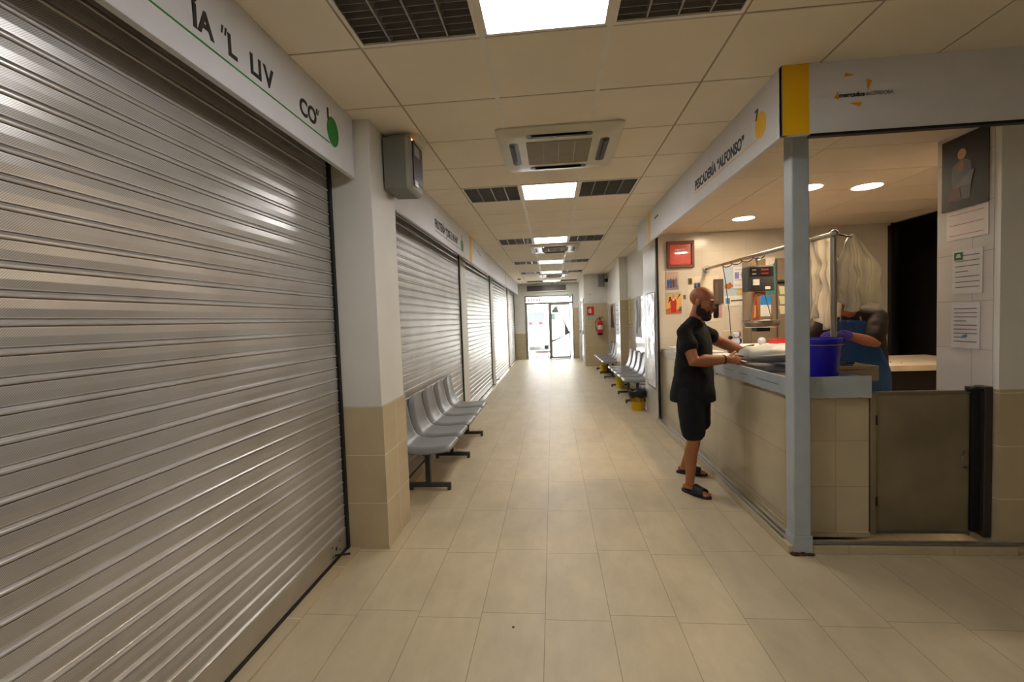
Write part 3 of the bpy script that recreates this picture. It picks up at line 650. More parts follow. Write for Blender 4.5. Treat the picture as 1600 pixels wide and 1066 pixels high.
t.part('door', bx(1.15, 1.60, CW-.014, CW+.002, 2.02, 2.47), white, bevel=.004); t.part('lock', bx(1.18, 1.20, CW-.022, CW-.012, 2.24, 2.28), blackp)
t = Thing('wall_speaker', 'small grey box speaker high in the corner above the cross wall', 'speaker', (1.56, 14.2, 2.47))
t.part('casing', MB().rings([[Vector((1.62-.10+a, 14.2+b, z)) for a, b in rrect(-.09, .09, -.09, .12, .03)] for z in (2.47, 2.83)]), mat('casing_grey2', (.48, .47, .47), .5), smooth=True); t.part('bracket', bx(1.61, 1.718, 14.17, 14.23, 2.6, 2.7), blackp)
one('statue_silhouette', MB().prism([(13.70, 1.22), (13.62, 1.25), (13.52, 1.52), (13.55, 1.62), (13.50, 1.75), (13.42, 1.84), (13.32, 1.86), (13.25, 1.76), (13.28, 1.66), (13.18, 1.50), (13.05, 1.35), (12.98, 1.22)], (1.704, 0, 0), Y, Z, (.008, 0, 0)), blackm, 'black cut-out of a standing figure on the recess wall above the farther seats', 'wall decoration')
def figure(cx, base, h, w, body, face=(.75, .55, .42)):
    hr = h*.13
    return [([(cx-w*.8, base), (cx-w, base+h*.45), (cx-w*.9, base+h*.68), (cx-w*.3, base+h*.76), (cx+w*.3, base+h*.76), (cx+w*.9, base+h*.68), (cx+w, base+h*.45), (cx+w*.8, base)], body),
            (ellipse(w*.42, hr*.8, 12, cx, base+h*.87), face)]
def poster(name, label, cat, o, ux, uy, w, h, col, shapes=(), lines=0, lcol=None, tilt=0, group=None):
    """thin flat sheet; o lower-left corner on the wall, ux right, uy up"""
    o, ux, uy = Vector(o), Vector(ux).normalized(), Vector(uy).normalized(); n = ux.cross(uy)
    t = Thing(name, label, cat, o+ux*w/2, group)
    t.part('sheet', MB().prism([(0, 0), (w, 0), (w, h), (0, h)], o+n*.003, ux, uy, n*-.003), mat('sheet_'+name+str(len(MC)), col, .6, var=.05, scale=12))
    k = 0
    for poly, c in shapes:
        k += 1
        nm = 'printed_shape'
        t.part(nm, MB().prism([(a*w, b*h) for a, b in poly], o+n*(.0034+.0003*k), ux, uy, n*.0004), mat('ink_%d_%d_%d' % tuple(int(q*99) for q in c), c, .6, var=.12, scale=30))
    if lines:
        m = MB()
        for q in range(lines):
            yy = h*(.86-.72*q/max(1, lines-1)) if lines > 1 else h*.5
            ww = w*(.82 if q % 4 != 3 else .45)
            m.prism([(w*.09, yy), (w*.09+ww, yy), (w*.09+ww, yy+h*.018), (w*.09, yy+h*.018)], o+n*.0036, ux, uy, n*.0004)
        t.part('print_lines', m, mat('inkline'+str(lcol), lcol or (.35, .35, .37), .7, var=0))
    return t
RW = 1.712
poster('notice', 'narrow white notice on the recess wall left of the black figure', 'notice', (RW, 14.1, 1.15), -Y, Z, .28, .75, (.78, .76, .78), lines=9)
poster('poster', 'white poster with dark drawing on the recess wall above the nearer seats', 'poster', (RW, 9.65, 1.10), -Y, Z, .62, .82, (.72, .71, .70), (([(.1, .1), (.35, .05), (.6, .5), (.5, .95), (.2, .9), (.3, .5)], (.2, .2, .2)), ([(.6, .2), (.9, .3), (.8, .9), (.7, .8)], (.35, .34, .34))), lines=0)
poster('notice', 'yellow-green notice on the recess wall beside the beige column', 'notice', (RW, 10.45, 1.35), -Y, Z, .25, .6, (.72, .70, .35), lines=5)
poster('poster', 'white poster on the aisle face of the beige column behind the far seats', 'poster', (1.531, 11.25, 1.1), -Y, Z, .5, .8, (.86, .86, .88), lines=6)
# plastic covered board on the stall end wall
t = Thing('plastic_sheet', 'crinkled clear plastic covered board on the wall end beside the stall', 'board', (1.47, 7.0, .46))
vs = []; fs = []; nu, nw = 14, 46
for j in range(nw+1):
    for i in range(nu+1):
        u, v = i/nu, j/nw
        d = .006*noise.noise(Vector((u*3, v*11, 1.3)))+.003*noise.noise(Vector((u*9, v*26, 4)))
        vs.append((1.460+d, 7.30-.60*u, .45+1.42*v))
for j in range(nw):
    for i in range(nu): a = j*(nu+1)+i; fs.append((a, a+1, a+nu+2, a+nu+1))
t.part('plastic_cover', MB().add(vs, fs), mat('shiny_film', (.80, .80, .84), .22, .0, var=.25, scale=14, coat=.4), smooth='all', solid=.001)
t.part('backing', bx(1.4685, 1.472, 6.71, 7.29, .46, 1.86), paper)

# ------------------------------------------------------------------ fish stall: post, counter, gate
t = Thing('corner_post', 'blue-grey painted square steel post at the stall corner', 'post', (1.49, 3.0, 0))
t.part('shaft', bx(1.463, 1.565, 2.93, 3.03, .03, 2.658), bluegrey, bevel=.008, seg=3)
t.part('base_sleeve', bx(1.456, 1.572, 2.923, 3.034, .0, .12), bluegrey, bevel=.005)
t.part('rust', MB().ell((1.465, 2.925, .01), (.03, .02, .01)).ell((1.55, 2.92, .008), (.03, .015, .008)).ell((1.51, 2.92, .012), (.02, .012, .01)), mat('rust', (.30, .18, .07), .9, var=.4, scale=80))
ct = Thing('shop_counter', 'beige tiled fish counter with grey metal rim behind the blue-grey post', 'counter', (1.76, 4.8, .055))
o = MB().box(1.53, 1.99, 3.07, 6.60, .055, .985)
bs = ct.part('base', o, [dado_xp, dado_yp])
for f_ in bs.data.polygons: f_.material_index = 1 if abs(f_.normal.x) > .5 else 0
ct.part('plinth', bx(1.52, 1.99, 3.055, 6.6, .055, .085), dado_xp)
ct.part('steel_edge', bx(1.515, 2.02, 4.42, 6.60, .955, 1.048), steel_dirty, bevel=.006)
def ragged(n, a, b, z0, z1, amp): return [(a+(b-a)*k/n, z0+amp*noise.noise(Vector((k*.9, 3, 1)))) for k in range(n+1)]+[(b, z1), (a, z1)]
tr = MB().prism(ragged(26, 3.05, 4.42, .975, 1.095, .012), (1.505, 0, 0), Y, Z, (.02, 0, 0)).prism(ragged(14, 1.505, 1.985, .965, 1.10, .014), (0, 3.035, 0), X, Z, (0, .02, 0))
tr.box(1.97, 1.985, 3.055, 4.42, .985, 1.09); tr.box(1.525, 1.97, 4.40, 4.42, .985, 1.07)
ct.part('painted_rim', tr, bluegrey, label='blue-grey painted metal rim with ragged lower edge')
ct.part('rim_streaks', MB().box(1.5035, 1.506, 3.7, 3.85, 1.035, 1.039).box(1.5035, 1.506, 3.95, 4.2, 1.04, 1.043).box(1.5035, 1.506, 3.2, 3.55, 1.033, 1.036), dkmetal)
ct.part('tray', bx(1.525, 1.97, 3.055, 4.40, .985, 1.04), steel_dirty)
ct.part('white_top', bx(1.545, 2.02, 4.44, 6.58, 1.048, 1.062), mat('white_marble', (.86, .84, .80), .15, var=.04, scale=3), bevel=.003)
gt = Thing('low_gate', 'low worn stainless steel gate of the stall, right of the counter', 'gate', (2.36, 3.1, .06))
gt.part('panel', bx(2.045, 2.60, 3.09, 3.11, .085, .975), steel_dirty, bevel=.003)
gt.part('top_edge', bx(2.035, 2.61, 3.082, 3.118, .972, .99), steel, bevel=.003)
gt.part('stile', bx(2.005, 2.04, 3.075, 3.125, .065, .985), steel_dirty, bevel=.004)
gt.part('stile', bx(2.60, 2.645, 3.07, 3.13, .085, 1.01), dkmetal, bevel=.004)
gt.part('stile', bx(2.655, 2.70, 3.05, 3.13, .06, 1.015), mat('brown_steel', (.30, .27, .25), .5, .6), bevel=.004)
gt.part('bottom_edge', bx(2.045, 2.60, 3.08, 3.12, .07, .088), galv)
gt.part('handle', MB().tube([(2.57, 3.085, .60), (2.53, 3.05, .58), (2.515, 3.045, .54), (2.53, 3.05, .51), (2.58, 3.085, .50)], .006, 8), galv)
gt.part('hinge', MB().tube([(2.04, 3.08, .25), (2.04, 3.08, .31)], .008, 8), dkmetal)
gt.part('latch', MB().box(2.56, 2.66, 3.06, 3.075, .985, 1.0), dkmetal)
gt.part('hinge', MB().tube([(2.04, 3.08, .78), (2.04, 3.08, .84)], .008, 8), dkmetal)
# tube rail
rl = Thing('hanging_rail', 'stainless tube rail running from the wall flange to a post on the counter', 'rail', (2.10, 3.62, 1.04))
rl.part('tube', MB().tube([(2.16, 6.60, 2.15), (2.10, 3.60, 2.085)], .019, 14), steel, smooth=True)
rl.part('flange', MB().tube([(2.16, 6.62, 2.15), (2.16, 6.59, 2.15)], .048, 20), steel, smooth=True)
rl.part('post', MB().tube([(2.10, 3.62, .0), (2.10, 3.62, 2.085)], .021, 14), steel, smooth=True)
rl.part('elbow', MB().ell((2.10, 3.61, 2.087), (.03, .035, .03)), steel, smooth=True)
for k in range(4): pass
# white cloths on the rail post
def cloth(name, label, c0, L, W, H, m, ph=0, lean=0, gather=.35):
    vs = []; fs = []; nu, nv = 46, 26; c0 = Vector(c0); L = Vector(L).normalized(); n = L.cross(Z)
    for j in range(nv+1):
        v = j/nv; wd = W*(gather+(1-gather)*min(1, v*2.2)**.7)
        for i in range(nu+1):
            u = i/nu-.5
            fold = (.022*math.sin(u*26+ph)+.014*math.sin(u*47+ph*2+v*2))*(.5+v)+.045*noise.noise(Vector((u*3+v*2.5, v*4-u*2, ph)))
            drop = H*v*(1+.08*math.sin(u*9+ph)*v)
            p = c0+L*(u*wd+lean*v)+n*(fold+.03*math.sin(v*PI))-Z*(drop-.05*(1-min(1, v*5))*math.cos(u*PI))
            vs.append(p)
    for j in range(nv):
        for i in range(nu): a = j*(nu+1)+i; fs.append((a, a+1, a+nu+2, a+nu+1))
    return one(name, MB().add(vs, fs), m, label, 'cloth', 'white aprons hung at the rail', base=(c0.x, c0.y, c0.z-H), smooth='all', solid=.003)
cloth('apron', 'white plastic apron hanging on the rail, left of the steel rail post', (2.17, 3.92, 2.07), (1, .25, 0), .34, .66, translucent('white_plastic_apron', (.95, .93, .89), .6), 0, 0, .85)
cloth('apron', 'grey-white apron bunched on a hook at the top of the rail post', (2.26, 3.66, 2.04), (1, -.1, 0), .30, .50, translucent('grey_cloth', (.86, .84, .78), .45), 2.1, .02, .25)
one('rail_hook', MB().tube([(2.10, 3.66, 2.09), (2.16, 3.70, 2.10), (2.26, 3.66, 2.06)], .006, 8), dkmetal, 'small dark hook at the top of the rail post', 'hook')
# dark cable winding along the rail
pts = [(2.156+.0, 6.35, 2.12), (2.16, 6.3, 2.05)]
cp = [Vector((2.15, 6.1, 2.10))]
for k in range(61): a = k/60; cp.append(Vector((2.15-.02*a+.03*math.cos(a*8*PI), 6.05-1.2*a, 2.118-.022*a+.026*math.sin(a*8*PI))))
one('power_cable', MB().tube([(2.46, 6.56, 1.20), (2.42, 6.5, 1.5), (2.30, 6.3, 1.95)]+cp[1:], .005, 6), blackp, 'thin black cable winding along the rail and down to a wall socket', 'cable')
one('power_plug', MB().tube([(2.46, 6.615, 1.18), (2.46, 6.56, 1.18)], .024, 12), blackp, 'black plug in the wall socket at the foot of the cable', 'plug')
one('wall_socket', MB().box(2.37, 2.72, 6.605, 6.62, 1.06, 1.28), mat('socket_ivory', (.82, .76, .66), .4), 'ivory triple socket plate low on the stall end wall', 'socket', bevel=.01)
# scale
YS = 4.95
sc = Thing('hanging_scale', 'dark grey hanging scale with display and steel pan below the rail', 'scale', (2.10, YS, 1.36))
gs = mat('scale_grey', (.30, .30, .29), .45); gd = mat('scale_dark', (.10, .10, .10), .35)
sc.part('head', MB().rings([[Vector((x, y, z)) for x, z in rrect(2.01+d, 2.27-d, 1.74+d, 2.00-d, .02)] for y, d in ((YS-.06, .01), (YS-.05, 0), (YS+.09, 0))]), gs, smooth=True)
sc.part('display_panel', MB().prism(rrect(2.025, 2.255, 1.895, 1.985, .01), (0, YS-.062, 0), X, Z, (0, -.004, 0)), gd)
for z in (1.952, 1.912):
    d = sc.part('display', bx(2.035, 2.235, YS-.069, YS-.065, z-.006, z+.014), blackp)
    sc.part('digits', MB().box(2.045, 2.085, YS-.0705, YS-.0685, z-.003, z+.010), mat('lcd_grey', (.6, .62, .6), .4), d); sc.part('red_digits', MB().box(2.135, 2.205, YS-.0705, YS-.0685, z-.004, z+.012), mat('display_red', (.55, .08, .05), .5), d)
sc.part('sticker', MB().box(2.055, 2.12, YS-.063, YS-.060, 1.80, 1.86).box(2.175, 2.225, YS-.063, YS-.060, 1.755, 1.785), paper)
sc.part('hanger', MB().tube([(2.13, YS, 2.09), (2.13, YS, 2.0)], .010, 8).tube([(2.11, YS, 2.06), (2.15, YS, 2.06)], .012, 8), galv)
sc.part('bail', MB().tube([(2.13, YS, 1.75), (2.13, YS, 1.72), (2.09, YS, 1.69), (2.035, YS+.0, 1.42)], .008, 8).tube([(2.10, YS, 1.73), (2.2, YS, 1.71)], .008, 8).tube([(2.2, YS, 1.71), (2.27, YS, 1.42)], .005, 8), steel, smooth=True)
sc.part('pan', MB().lathe([(.001, 1.365), (.14, 1.365), (.162, 1.375), (.174, 1.435), (.178, 1.437), (.158, 1.38), (.13, 1.373), (.001, 1.373)], (2.155, YS, 0), 32, cap=False), steel, smooth=True)
sc.part('pan_holder', MB().box(2.09, 2.22, YS-.06, YS+.06, 1.325, 1.364), blackp)
# items on the counter
bk = Thing('bucket', 'blue plastic bucket on the painted counter rim right of the post', 'bucket', (1.865, 3.42, 1.04))
bl = mat('bucket_blue', (.10, .06, .75), .3, var=.03)
bk.part('tub', MB().lathe([(.001, 0), (.122, 0), (.126, .01), (.15, .25), (.158, .252), (.160, .262), (.158, .285), (.150, .287), (.146, .25), (.122, .02), (.001, .02)], (1.865, 3.42, 1.04), 40, cap=False), bl, smooth=True)
bk.part('handle_lug', MB().obox((2.015, 3.39, 1.295), (.014, 0, 0), (0, .03, 0), (0, 0, .028)), bl, bevel=.006)
bk.part('handle', MB().tube([(1.865+.165*math.cos(a), 3.42+.165*math.sin(a), 1.285-.0*math.sin(a)) for a in [-.1-PI*k/16 for k in range(17)]], .004, 6), galv)
bk.part('label_patch', MB().rings([[Vector((1.865+r*math.cos(a), 3.42+r*math.sin(a), z)) for a in [-.72+k*.09 for k in range(6)]] for z, r in ((1.13, .1365), (1.22, .145))], cap=False), [mat('bucket_sticker', (.85, .35, .30), .5, var=.6, scale=50)])
bg_ = Thing('plastic_bag', 'white plastic wrapped parcel the bearded man holds over the counter', 'bag', (1.84, 4.0, 1.08))
R = []
for k in range(15):
    u = k/14; x = 1.60+.56*u; w_ = .17*math.sin(PI*min(1, .10+u*.86))**.35; hh = .080*math.sin(PI*min(1, .10+u*.86))**.45
    R.append([Vector((x, 4.0+.03*u+w_*math.cos(a)*(1+.05*noise.noise(Vector((u*6, a, 0)))), 1.17+.012*u+hh*math.sin(a)+.014*noise.noise(Vector((u*7, a*2, 5))))) for a in [2*PI*j/24 for j in range(24)]])
bg_.part('wrapping', MB().rings(R), mat('bag_white', (.90, .90, .86), .45, var=.05, bump=.25, bscale=14, coat=.1), smooth='all')
bg_.part('fold', MB().tube([(1.64, 3.85, 1.165), (1.8, 3.828, 1.172), (1.95, 3.83, 1.18), (2.08, 3.84, 1.19)], [.004, .010, .011, .004], 6), MC['bag_white'], smooth='all')
one('fish_tray', MB().box(1.66, 1.93, 3.78, 4.32, 1.042, 1.06).box(1.66, 1.67, 3.78, 4.32, 1.06, 1.08).box(1.92, 1.93, 3.78, 4.32, 1.06, 1.08), mat('grey_tray', (.40, .41, .45), .4), 'shallow grey tray lying on the counter under the white parcel', 'tray', bevel=.003)
redtray = one('red_tray', MB().box(2.44, 2.76, 5.10, 5.42, 1.151, 1.16).box(2.44, 2.76, 5.10, 5.11, 1.16, 1.215).box(2.44, 2.76, 5.41, 5.42, 1.16, 1.215).box(2.44, 2.45, 5.11, 5.41, 1.16, 1.215).box(2.75, 2.76, 5.11, 5.41, 1.16, 1.215), redp, 'bright red plastic tray on the white work table, left of the post', 'tray', bevel=.003)
def packet(x, y, z, r, label, rz):
    t = Thing('food_packet', label, 'packet', (x, y, z), 'blue and white packets on the white work table')
    R = []
    for k in range(9):
        u = k/8; rr = r*math.sin(PI*(.08+.84*u))**.5
        R.append([Vector((x+(u-.5)*r*2.6*math.cos(rz)+rr*.7*math.cos(a)*-math.sin(rz), y+(u-.5)*r*2.6*math.sin(rz)+rr*.7*math.cos(a)*math.cos(rz), z+r*.8+rr*.8*math.sin(a)+.004*math.sin(9*a+u*8))) for a in [2*PI*j/16 for j in range(16)]])
    t.part('wrapper', MB().rings(R), mat('packet_print', (.78, .78, .84), .25, var=.2, scale=40, coat=.4), smooth='all')
    t.part('blue_band', MB().rings([[c_+(c_-(sum(q, Vector())/16)).normalized()*.002 for c_ in q] for q in R[5:8]], cap=False), mat('packet_blue', (.12, .16, .55), .3), smooth='all')
packet(2.33, 5.33, 1.152, .055, 'blue and white packet beneath the hanging scale pan', .9)
packet(2.13, 5.52, 1.152, .052, 'lower of the two stacked blue and white packets below the cable plug', .3)
packet(2.13, 5.52, 1.236, .046, 'upper of the two stacked blue and white packets below the cable plug', .6)
for k, (x, y, sx, sy, l) in enumerate(((1.72, 4.85, .17, .24, 'white paper sheet pile on the counter nearest the bearded man’s arms'), (1.74, 5.55, .16, .25, 'white polystyrene lid on the middle of the counter'), (1.72, 6.2, .15, .22, 'white paper pile at the wall end of the counter'))):
    one('paper_pile', MB().obox((x, y, 1.080), (sx, .02, 0), (-.02, sy, 0), (0, 0, .016)), mat('bright_paper', (.90, .89, .86), .6), l, 'paper', 'white sheets on the counter', bevel=.004)
# inner sink ledge with knives
lk = Thing('sink_unit', 'stainless sink ledge behind the blue bucket, in front of the worker', 'sink', (2.25, 3.9, 0))
lk.part('basin', MB().box(2.02, 2.50, 3.74, 4.02, .96, 1.05).box(2.02, 2.50, 3.74, 3.76, 1.05, 1.08).box(2.48, 2.50, 3.76, 4.02, 1.05, 1.08), steel_dirty, bevel=.006)
lk.part('stand', bx(2.04, 2.46, 3.78, 4.0, 0, .96), mat('cabinet_tan', (.66, .58, .44), .6), bevel=.004)
for k, (x, y, a, l) in enumerate(((2.20, 3.80, .5, 'dark handled knife nearest the bucket on the sink ledge'), (2.28, 3.86, .2, 'dark handled knife farther right on the sink ledge'))):
    t = Thing('knife', l, 'knife', (x, y, 1.082), 'knives on the sink ledge'); d = Vector((math.cos(a), math.sin(a)*.5, 0)); n_ = Vector((-d.y, d.x, 0))
    t.part('blade', MB().obox(Vector((x, y, 1.087))-d*.08, d*.09, n_*.013, Z*.001), steel); t.part('handle', MB().obox(Vector((x, y, 1.092))+d*.065, d*.055, n_*.011, Z*.009), blackp, bevel=.004)
# worktop at back
wt = Thing('worktop', 'white marble slab on a dark stand at the back right of the stall', 'worktop', (3.9, 5.4, 0))
wt.part('slab', bx(3.15, 4.54, 4.95, 6.0, .87, .93), mat('pale_marble', (.84, .78, .70), .3, var=.08, scale=8), bevel=.004)
wt.part('stand', MB().box(3.2, 4.5, 5.1, 5.9, .0, .87), mat('dark_stand', (.14, .11, .09), .7), bevel=.004)
wt.part('scratches', MB().obox((3.62, 5.25, .9305), (.03, .06, 0), (.003, 0, 0), (0, 0, .001)).obox((3.66, 5.3, .9305), (.05, .08, 0), (.003, 0, 0), (0, 0, .001)).obox((3.70, 5.2, .9305), (.04, .05, 0), (.003, 0, 0), (0, 0, .001)).obox((3.40, 5.15, .9305), (.04, .0, 0), (0, .02, 0), (0, 0, .001)), ink)
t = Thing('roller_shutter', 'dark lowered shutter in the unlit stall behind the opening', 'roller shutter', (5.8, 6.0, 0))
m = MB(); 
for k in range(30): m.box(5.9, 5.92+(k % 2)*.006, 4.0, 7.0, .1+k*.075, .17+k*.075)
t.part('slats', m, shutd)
# fridge
fr = Thing('fridge', 'tall stainless fridge at the stall end wall, partly behind the post, papers stuck on it', 'fridge', (3.3, 6.45, 0))
fr.part('cabinet', bx(2.63, 3.92, 6.39, 6.60, .1, 2.23), mat('fridge_steel', (.62, .56, .49), .38, .5, var=.06), bevel=.01)
fr.part('door', bx(2.65, 2.97, 6.36, 6.39, .14, 2.20), mat('fridge_door', (.60, .54, .47), .36, .5, var=.06), bevel=.006)
fr.part('door', bx(2.99, 3.90, 6.36, 6.39, .14, 1.885), MC['fridge_door'], bevel=.006)
fr.part('door', bx(2.99, 3.90, 6.36, 6.39, 1.935, 2.20), MC['fridge_door'], bevel=.006)
fr.part('handle', bx(2.99, 3.7, 6.345, 6.365, 1.887, 1.915), blackp)
fr.part('foot', bx(2.7, 2.76, 6.45, 6.55, 0, .1), blackp); fr.part('foot', bx(3.80, 3.86, 6.45, 6.55, 0, .1), blackp)
for k in range(3): one('sticky_note', MB().prism([(0, 0), (.10, .01), (.10, .11), (-.02, .11)], (3.02, 6.359, 1.745-k*.13), X, Z, (0, -.003, 0)), mat('note_cream', (.85, .83, .68), .7), ('top', 'middle', 'bottom')[k]+' cream note of the three stuck beside the post on the fridge', 'note', 'cream notes on the fridge')
tbw = Thing('cutting_table', 'white topped work table inside the stall, behind the hanging scale', 'table', (2.43, 5.2, 0))
tbw.part('tabletop', bx(2.06, 2.80, 4.75, 5.70, 1.09, 1.15), mat('white_board', (.92, .91, .88), .4, var=.03), bevel=.006)
for x in (2.08, 2.73):
    for y in (4.78, 5.62): tbw.part('leg', bx(x, x+.05, y, y+.05, 0, 1.09), steel)

# ------------------------------------------------------------------ things on the stall end wall (faces the camera)
W = 6.617; FW = 6.357
t = Thing('wall_clock', 'square red wall clock in brown wooden frame reading AMSTEL', 'clock', (1.79, W-.04, 2.17))
wood = mat('brown_wood', (.42, .20, .07), .45, var=.2, scale=20)
fm = MB().box(1.62, 1.99, W-.05, W, 2.18, 2.225).box(1.62, 1.99, W-.05, W, 2.505, 2.55).box(1.62, 1.66, W-.05, W, 2.225, 2.505).box(1.95, 1.99, W-.05, W, 2.225, 2.505)
t.part('frame', fm, wood, bevel=.005)
fc = t.part('face', bx(1.66, 1.95, W-.03, W-.02, 2.225, 2.505), mat('clock_red', (.82, .16, .05), .25, var=.12, scale=14, coat=.6))
tk = MB()
for k in range(12): tk.obox((1.805+.115*math.sin(k*PI/6), W-.0315, 2.365+.115*math.cos(k*PI/6)), (.003, 0, 0), (0, .001, 0), (0, 0, .006))
t.part('ticks', tk, mat('dark_red', (.35, .05, .03), .5), fc)
t.part('hands', MB().obox((1.83, W-.033, 2.362), (.028, 0, .004), (0, .001, 0), (0, 0, .003)).obox((1.815, W-.033, 2.39), (.003, 0, 0), (0, .001, 0), (.006, 0, .03)), letter, fc)
t.part('lettering', text_mb('AMSTEL', (1.805, W-.031, 2.412), X, Z, .042, bold=.0008, align='CENTER', spacing=1.1), paper, fc)
def person_shape(cx, base, h, w): return [(cx-w, base), (cx-w*1.1, base+h*.55), (cx-w*.8, base+h*.75), (cx-w*.35, base+h*.8), (cx-w*.35, base+h*.95), (cx, base+h), (cx+w*.35, base+h*.95), (cx+w*.35, base+h*.8), (cx+w*.8, base+h*.75), (cx+w*1.1, base+h*.55), (cx+w, base)]
poster('photograph', 'group photograph of people in blue and dark clothes, below the red clock', 'photograph', (1.60, W, 1.88), X, Z, .18, .25, (.72, .62, .58), [([(.02, .0), (.98, .0), (.98, .25), (.02, .2)], (.55, .48, .5)), *figure(.2, .12, .6, .1, (.16, .28, .5)), *figure(.4, .1, .68, .1, (.2, .3, .5)), *figure(.6, .12, .62, .1, (.35, .25, .25)), *figure(.8, .15, .65, .1, (.45, .45, .5))])
poster('picture', 'picture of a red robed figure on a golden background, below the group photograph', 'picture', (1.60, W, 1.54), X, Z, .215, .30, (.86, .66, .38), [([(0, 0), (1, 0), (1, .25), (.6, .18), (.3, .3), (0, .22)], (.72, .40, .20)), ([(.0, .75), (.3, .95), (.6, .9), (1, .98), (1, 1), (0, 1)], (.62, .70, .66)), *figure(.48, .06, .88, .2, (.70, .12, .07)), ([(.42, .72), (.55, .72), (.55, .62), (.42, .62)], (.85, .8, .7)), ([(.15, .5), (.3, .62), (.35, .8), (.22, .8)], (.35, .12, .1)), ([(.65, .62), (.95, .9), (.85, .92)], (.2, .28, .15)), ([(.8, .1), (.98, .12), (.98, .35), (.85, .3)], (.25, .35, .35))])
poster('panel_cover', 'cream cover panel in the wall behind the bearded man', 'panel', (1.90, W, 1.42), X, Z, .42, .63, (.86, .82, .74))
poster('small_picture', 'tiny dark green picture at the left corner of the cream panel', 'picture', (1.91, W-.004, 1.94), X, Z, .055, .09, (.42, .38, .2), [([(.3, .2), (.7, .2), (.7, .7), (.5, .85), (.3, .7)], (.2, .16, .1))])
poster('small_picture', 'small blue and white picture just above the bearded man’s head', 'picture', (1.985, W-.004, 1.88), X, Z, .09, .085, (.5, .5, .6), [([(.1, .1), (.4, .1), (.35, .8), (.15, .8)], (.12, .14, .3)), ([(.6, .2), (.9, .2), (.85, .9), (.6, .8)], (.15, .17, .35))])
poster('small_picture', 'tiny dark picture left of the cream panel', 'picture', (1.84, W, 1.74), X, Z, .035, .06, (.4, .36, .33))
poster('calendar', 'calendar with sky blue picture and golden figures, left of the hanging scale', 'calendar', (2.40, W, 1.62), X, Z, .40, .55, (.66, .74, .80), [([(.0, 0), (1, 0), (1, .26), (0, .26)], (.86, .84, .80)), ([(.03, .06), (.18, .06), (.18, .2), (.03, .2)], (.3, .5, .7)), ([(.2, .11), (.95, .13), (.95, .17), (.2, .15)], (.35, .36, .4)), ([(.0, .50), (.05, .58), (.12, .56), (.18, .61), (.26, .55), (.30, .49), (.22, .47), (.16, .42), (.08, .45), (.02, .44)], (.62, .36, .12)), ([(.4, .28), (.98, .28), (.98, .55), (.7, .45), (.5, .5)], (.80, .68, .42))])
poster('notice', 'white printed notice pinned over the blue calendar', 'notice', (2.515, W-.012, 1.86), X, Z, .19, .30, (.84, .83, .84), [([(.1, .45), (.4, .45), (.4, .75), (.1, .75)], (.45, .48, .72)), ([(.55, .5), (.85, .5), (.85, .75), (.55, .75)], (.75, .6, .4))], lines=4)
poster('hanging_bag', 'dark brown hanging pouch on the wall behind the bearded man’s forehead', 'pouch', (2.25, W-.02, 1.66), X, Z, .13, .34, (.28, .24, .21), [([(.1, .1), (.5, .1), (.4, .9), (.2, .9)], (.36, .30, .27))])
poster('notice', 'pink notice below the brown pouch', 'notice', (2.245, W, 1.46), X, Z, .12, .19, (.78, .60, .62), lines=6)
poster('calendar', 'tall teal and white banner on the fridge, right of the hanging scale', 'calendar', (2.835, FW, 1.762), X, Z, .125, .48, (.22, .50, .52), [([(0, .75), (.5, .72), (.9, .85), (1, 1), (0, 1)], (.82, .78, .74)), ([(.25, .1), (.6, .1), (.6, .65), (.25, .65)], (.5, .66, .68))])
poster('picture', 'amber and white picture on the fridge, at the right edge of the scale', 'picture', (2.66, FW, 1.733), X, Z, .17, .425, (.66, .47, .20), [([(.3, .55), (.95, .55), (.95, .95), (.3, .95)], (.9, .88, .8)), ([(0, 0), (1, 0), (1, .2), (0, .25)], (.42, .18, .06))])
poster('leaflet', 'leaflet with blue top and white lower half on the fridge', 'leaflet', (2.765, FW-.001, 1.462), X, Z, .135, .28, (.88, .87, .85), [([(0, .55), (1, .55), (1, 1), (0, 1)], (.12, .50, .80))], lines=0)
poster('picture', 'reddish brown garlic picture on the fridge, left of the blue leaflet', 'picture', (2.655, FW, 1.41), X, Z, .10, .345, (.60, .38, .22), [([(.1, .0), (.9, .05), (.7, .5), (.6, 1), (.4, 1), (.3, .5)], (.52, .26, .12)), ([(.2, .1), (.5, .15), (.5, .6), (.35, .6)], (.80, .62, .40))])
t = poster('menu_board', 'black menu board with chalk marks on the end wall right of the aprons', 'board', (4.02, W, 1.72), X, Z, .22, .50, (.06, .07, .06), [([(.0, 0), (.04, 0), (.04, 1), (0, 1)], (.55, .5, .3)), ([(.96, 0), (1, 0), (1, 1), (.96, 1)], (.55, .5, .3)), ([(0, .97), (1, .97), (1, 1), (0, 1)], (.55, .5, .3))], lines=0)
fl = MB()
random.seed(9)
for k in range(26):
    a = random.uniform(0, 2*PI); l_ = random.uniform(.05, .14)
    fl.tube([(4.05, W-.05, 2.30), (4.05+l_*.5*math.cos(a), W-.06, 2.32+l_*.3*abs(math.sin(a))), (4.05+l_*math.cos(a), W-.06+.02*math.sin(3*a), 2.30+l_*1.1*math.sin(a))], [.004, .008, .003], 5)
one('dried_flower', fl, mat('dark_maroon', (.20, .08, .09), .8), 'small dark dried flower bunch above the menu board', 'flower')
poster('side_picture', 'dark bordered picture of a veiled pale figure high on the right reveal', 'picture', (2.698, 3.43, 2.16), -Y, Z, .34, .47, (.045, .03, .03), [*figure(.45, .12, .72, .22, (.33, .33, .36)), ([(.36, .6), (.44, .68), (.5, .6), (.45, .5), (.38, .52)], (.55, .35, .25)), ([(.15, .12), (.45, .15), (.4, .3), (.2, .28)], (.34, .16, .10)), ([(.3, .3), (.65, .3), (.72, .5), (.5, .42)], (.42, .42, .44))])
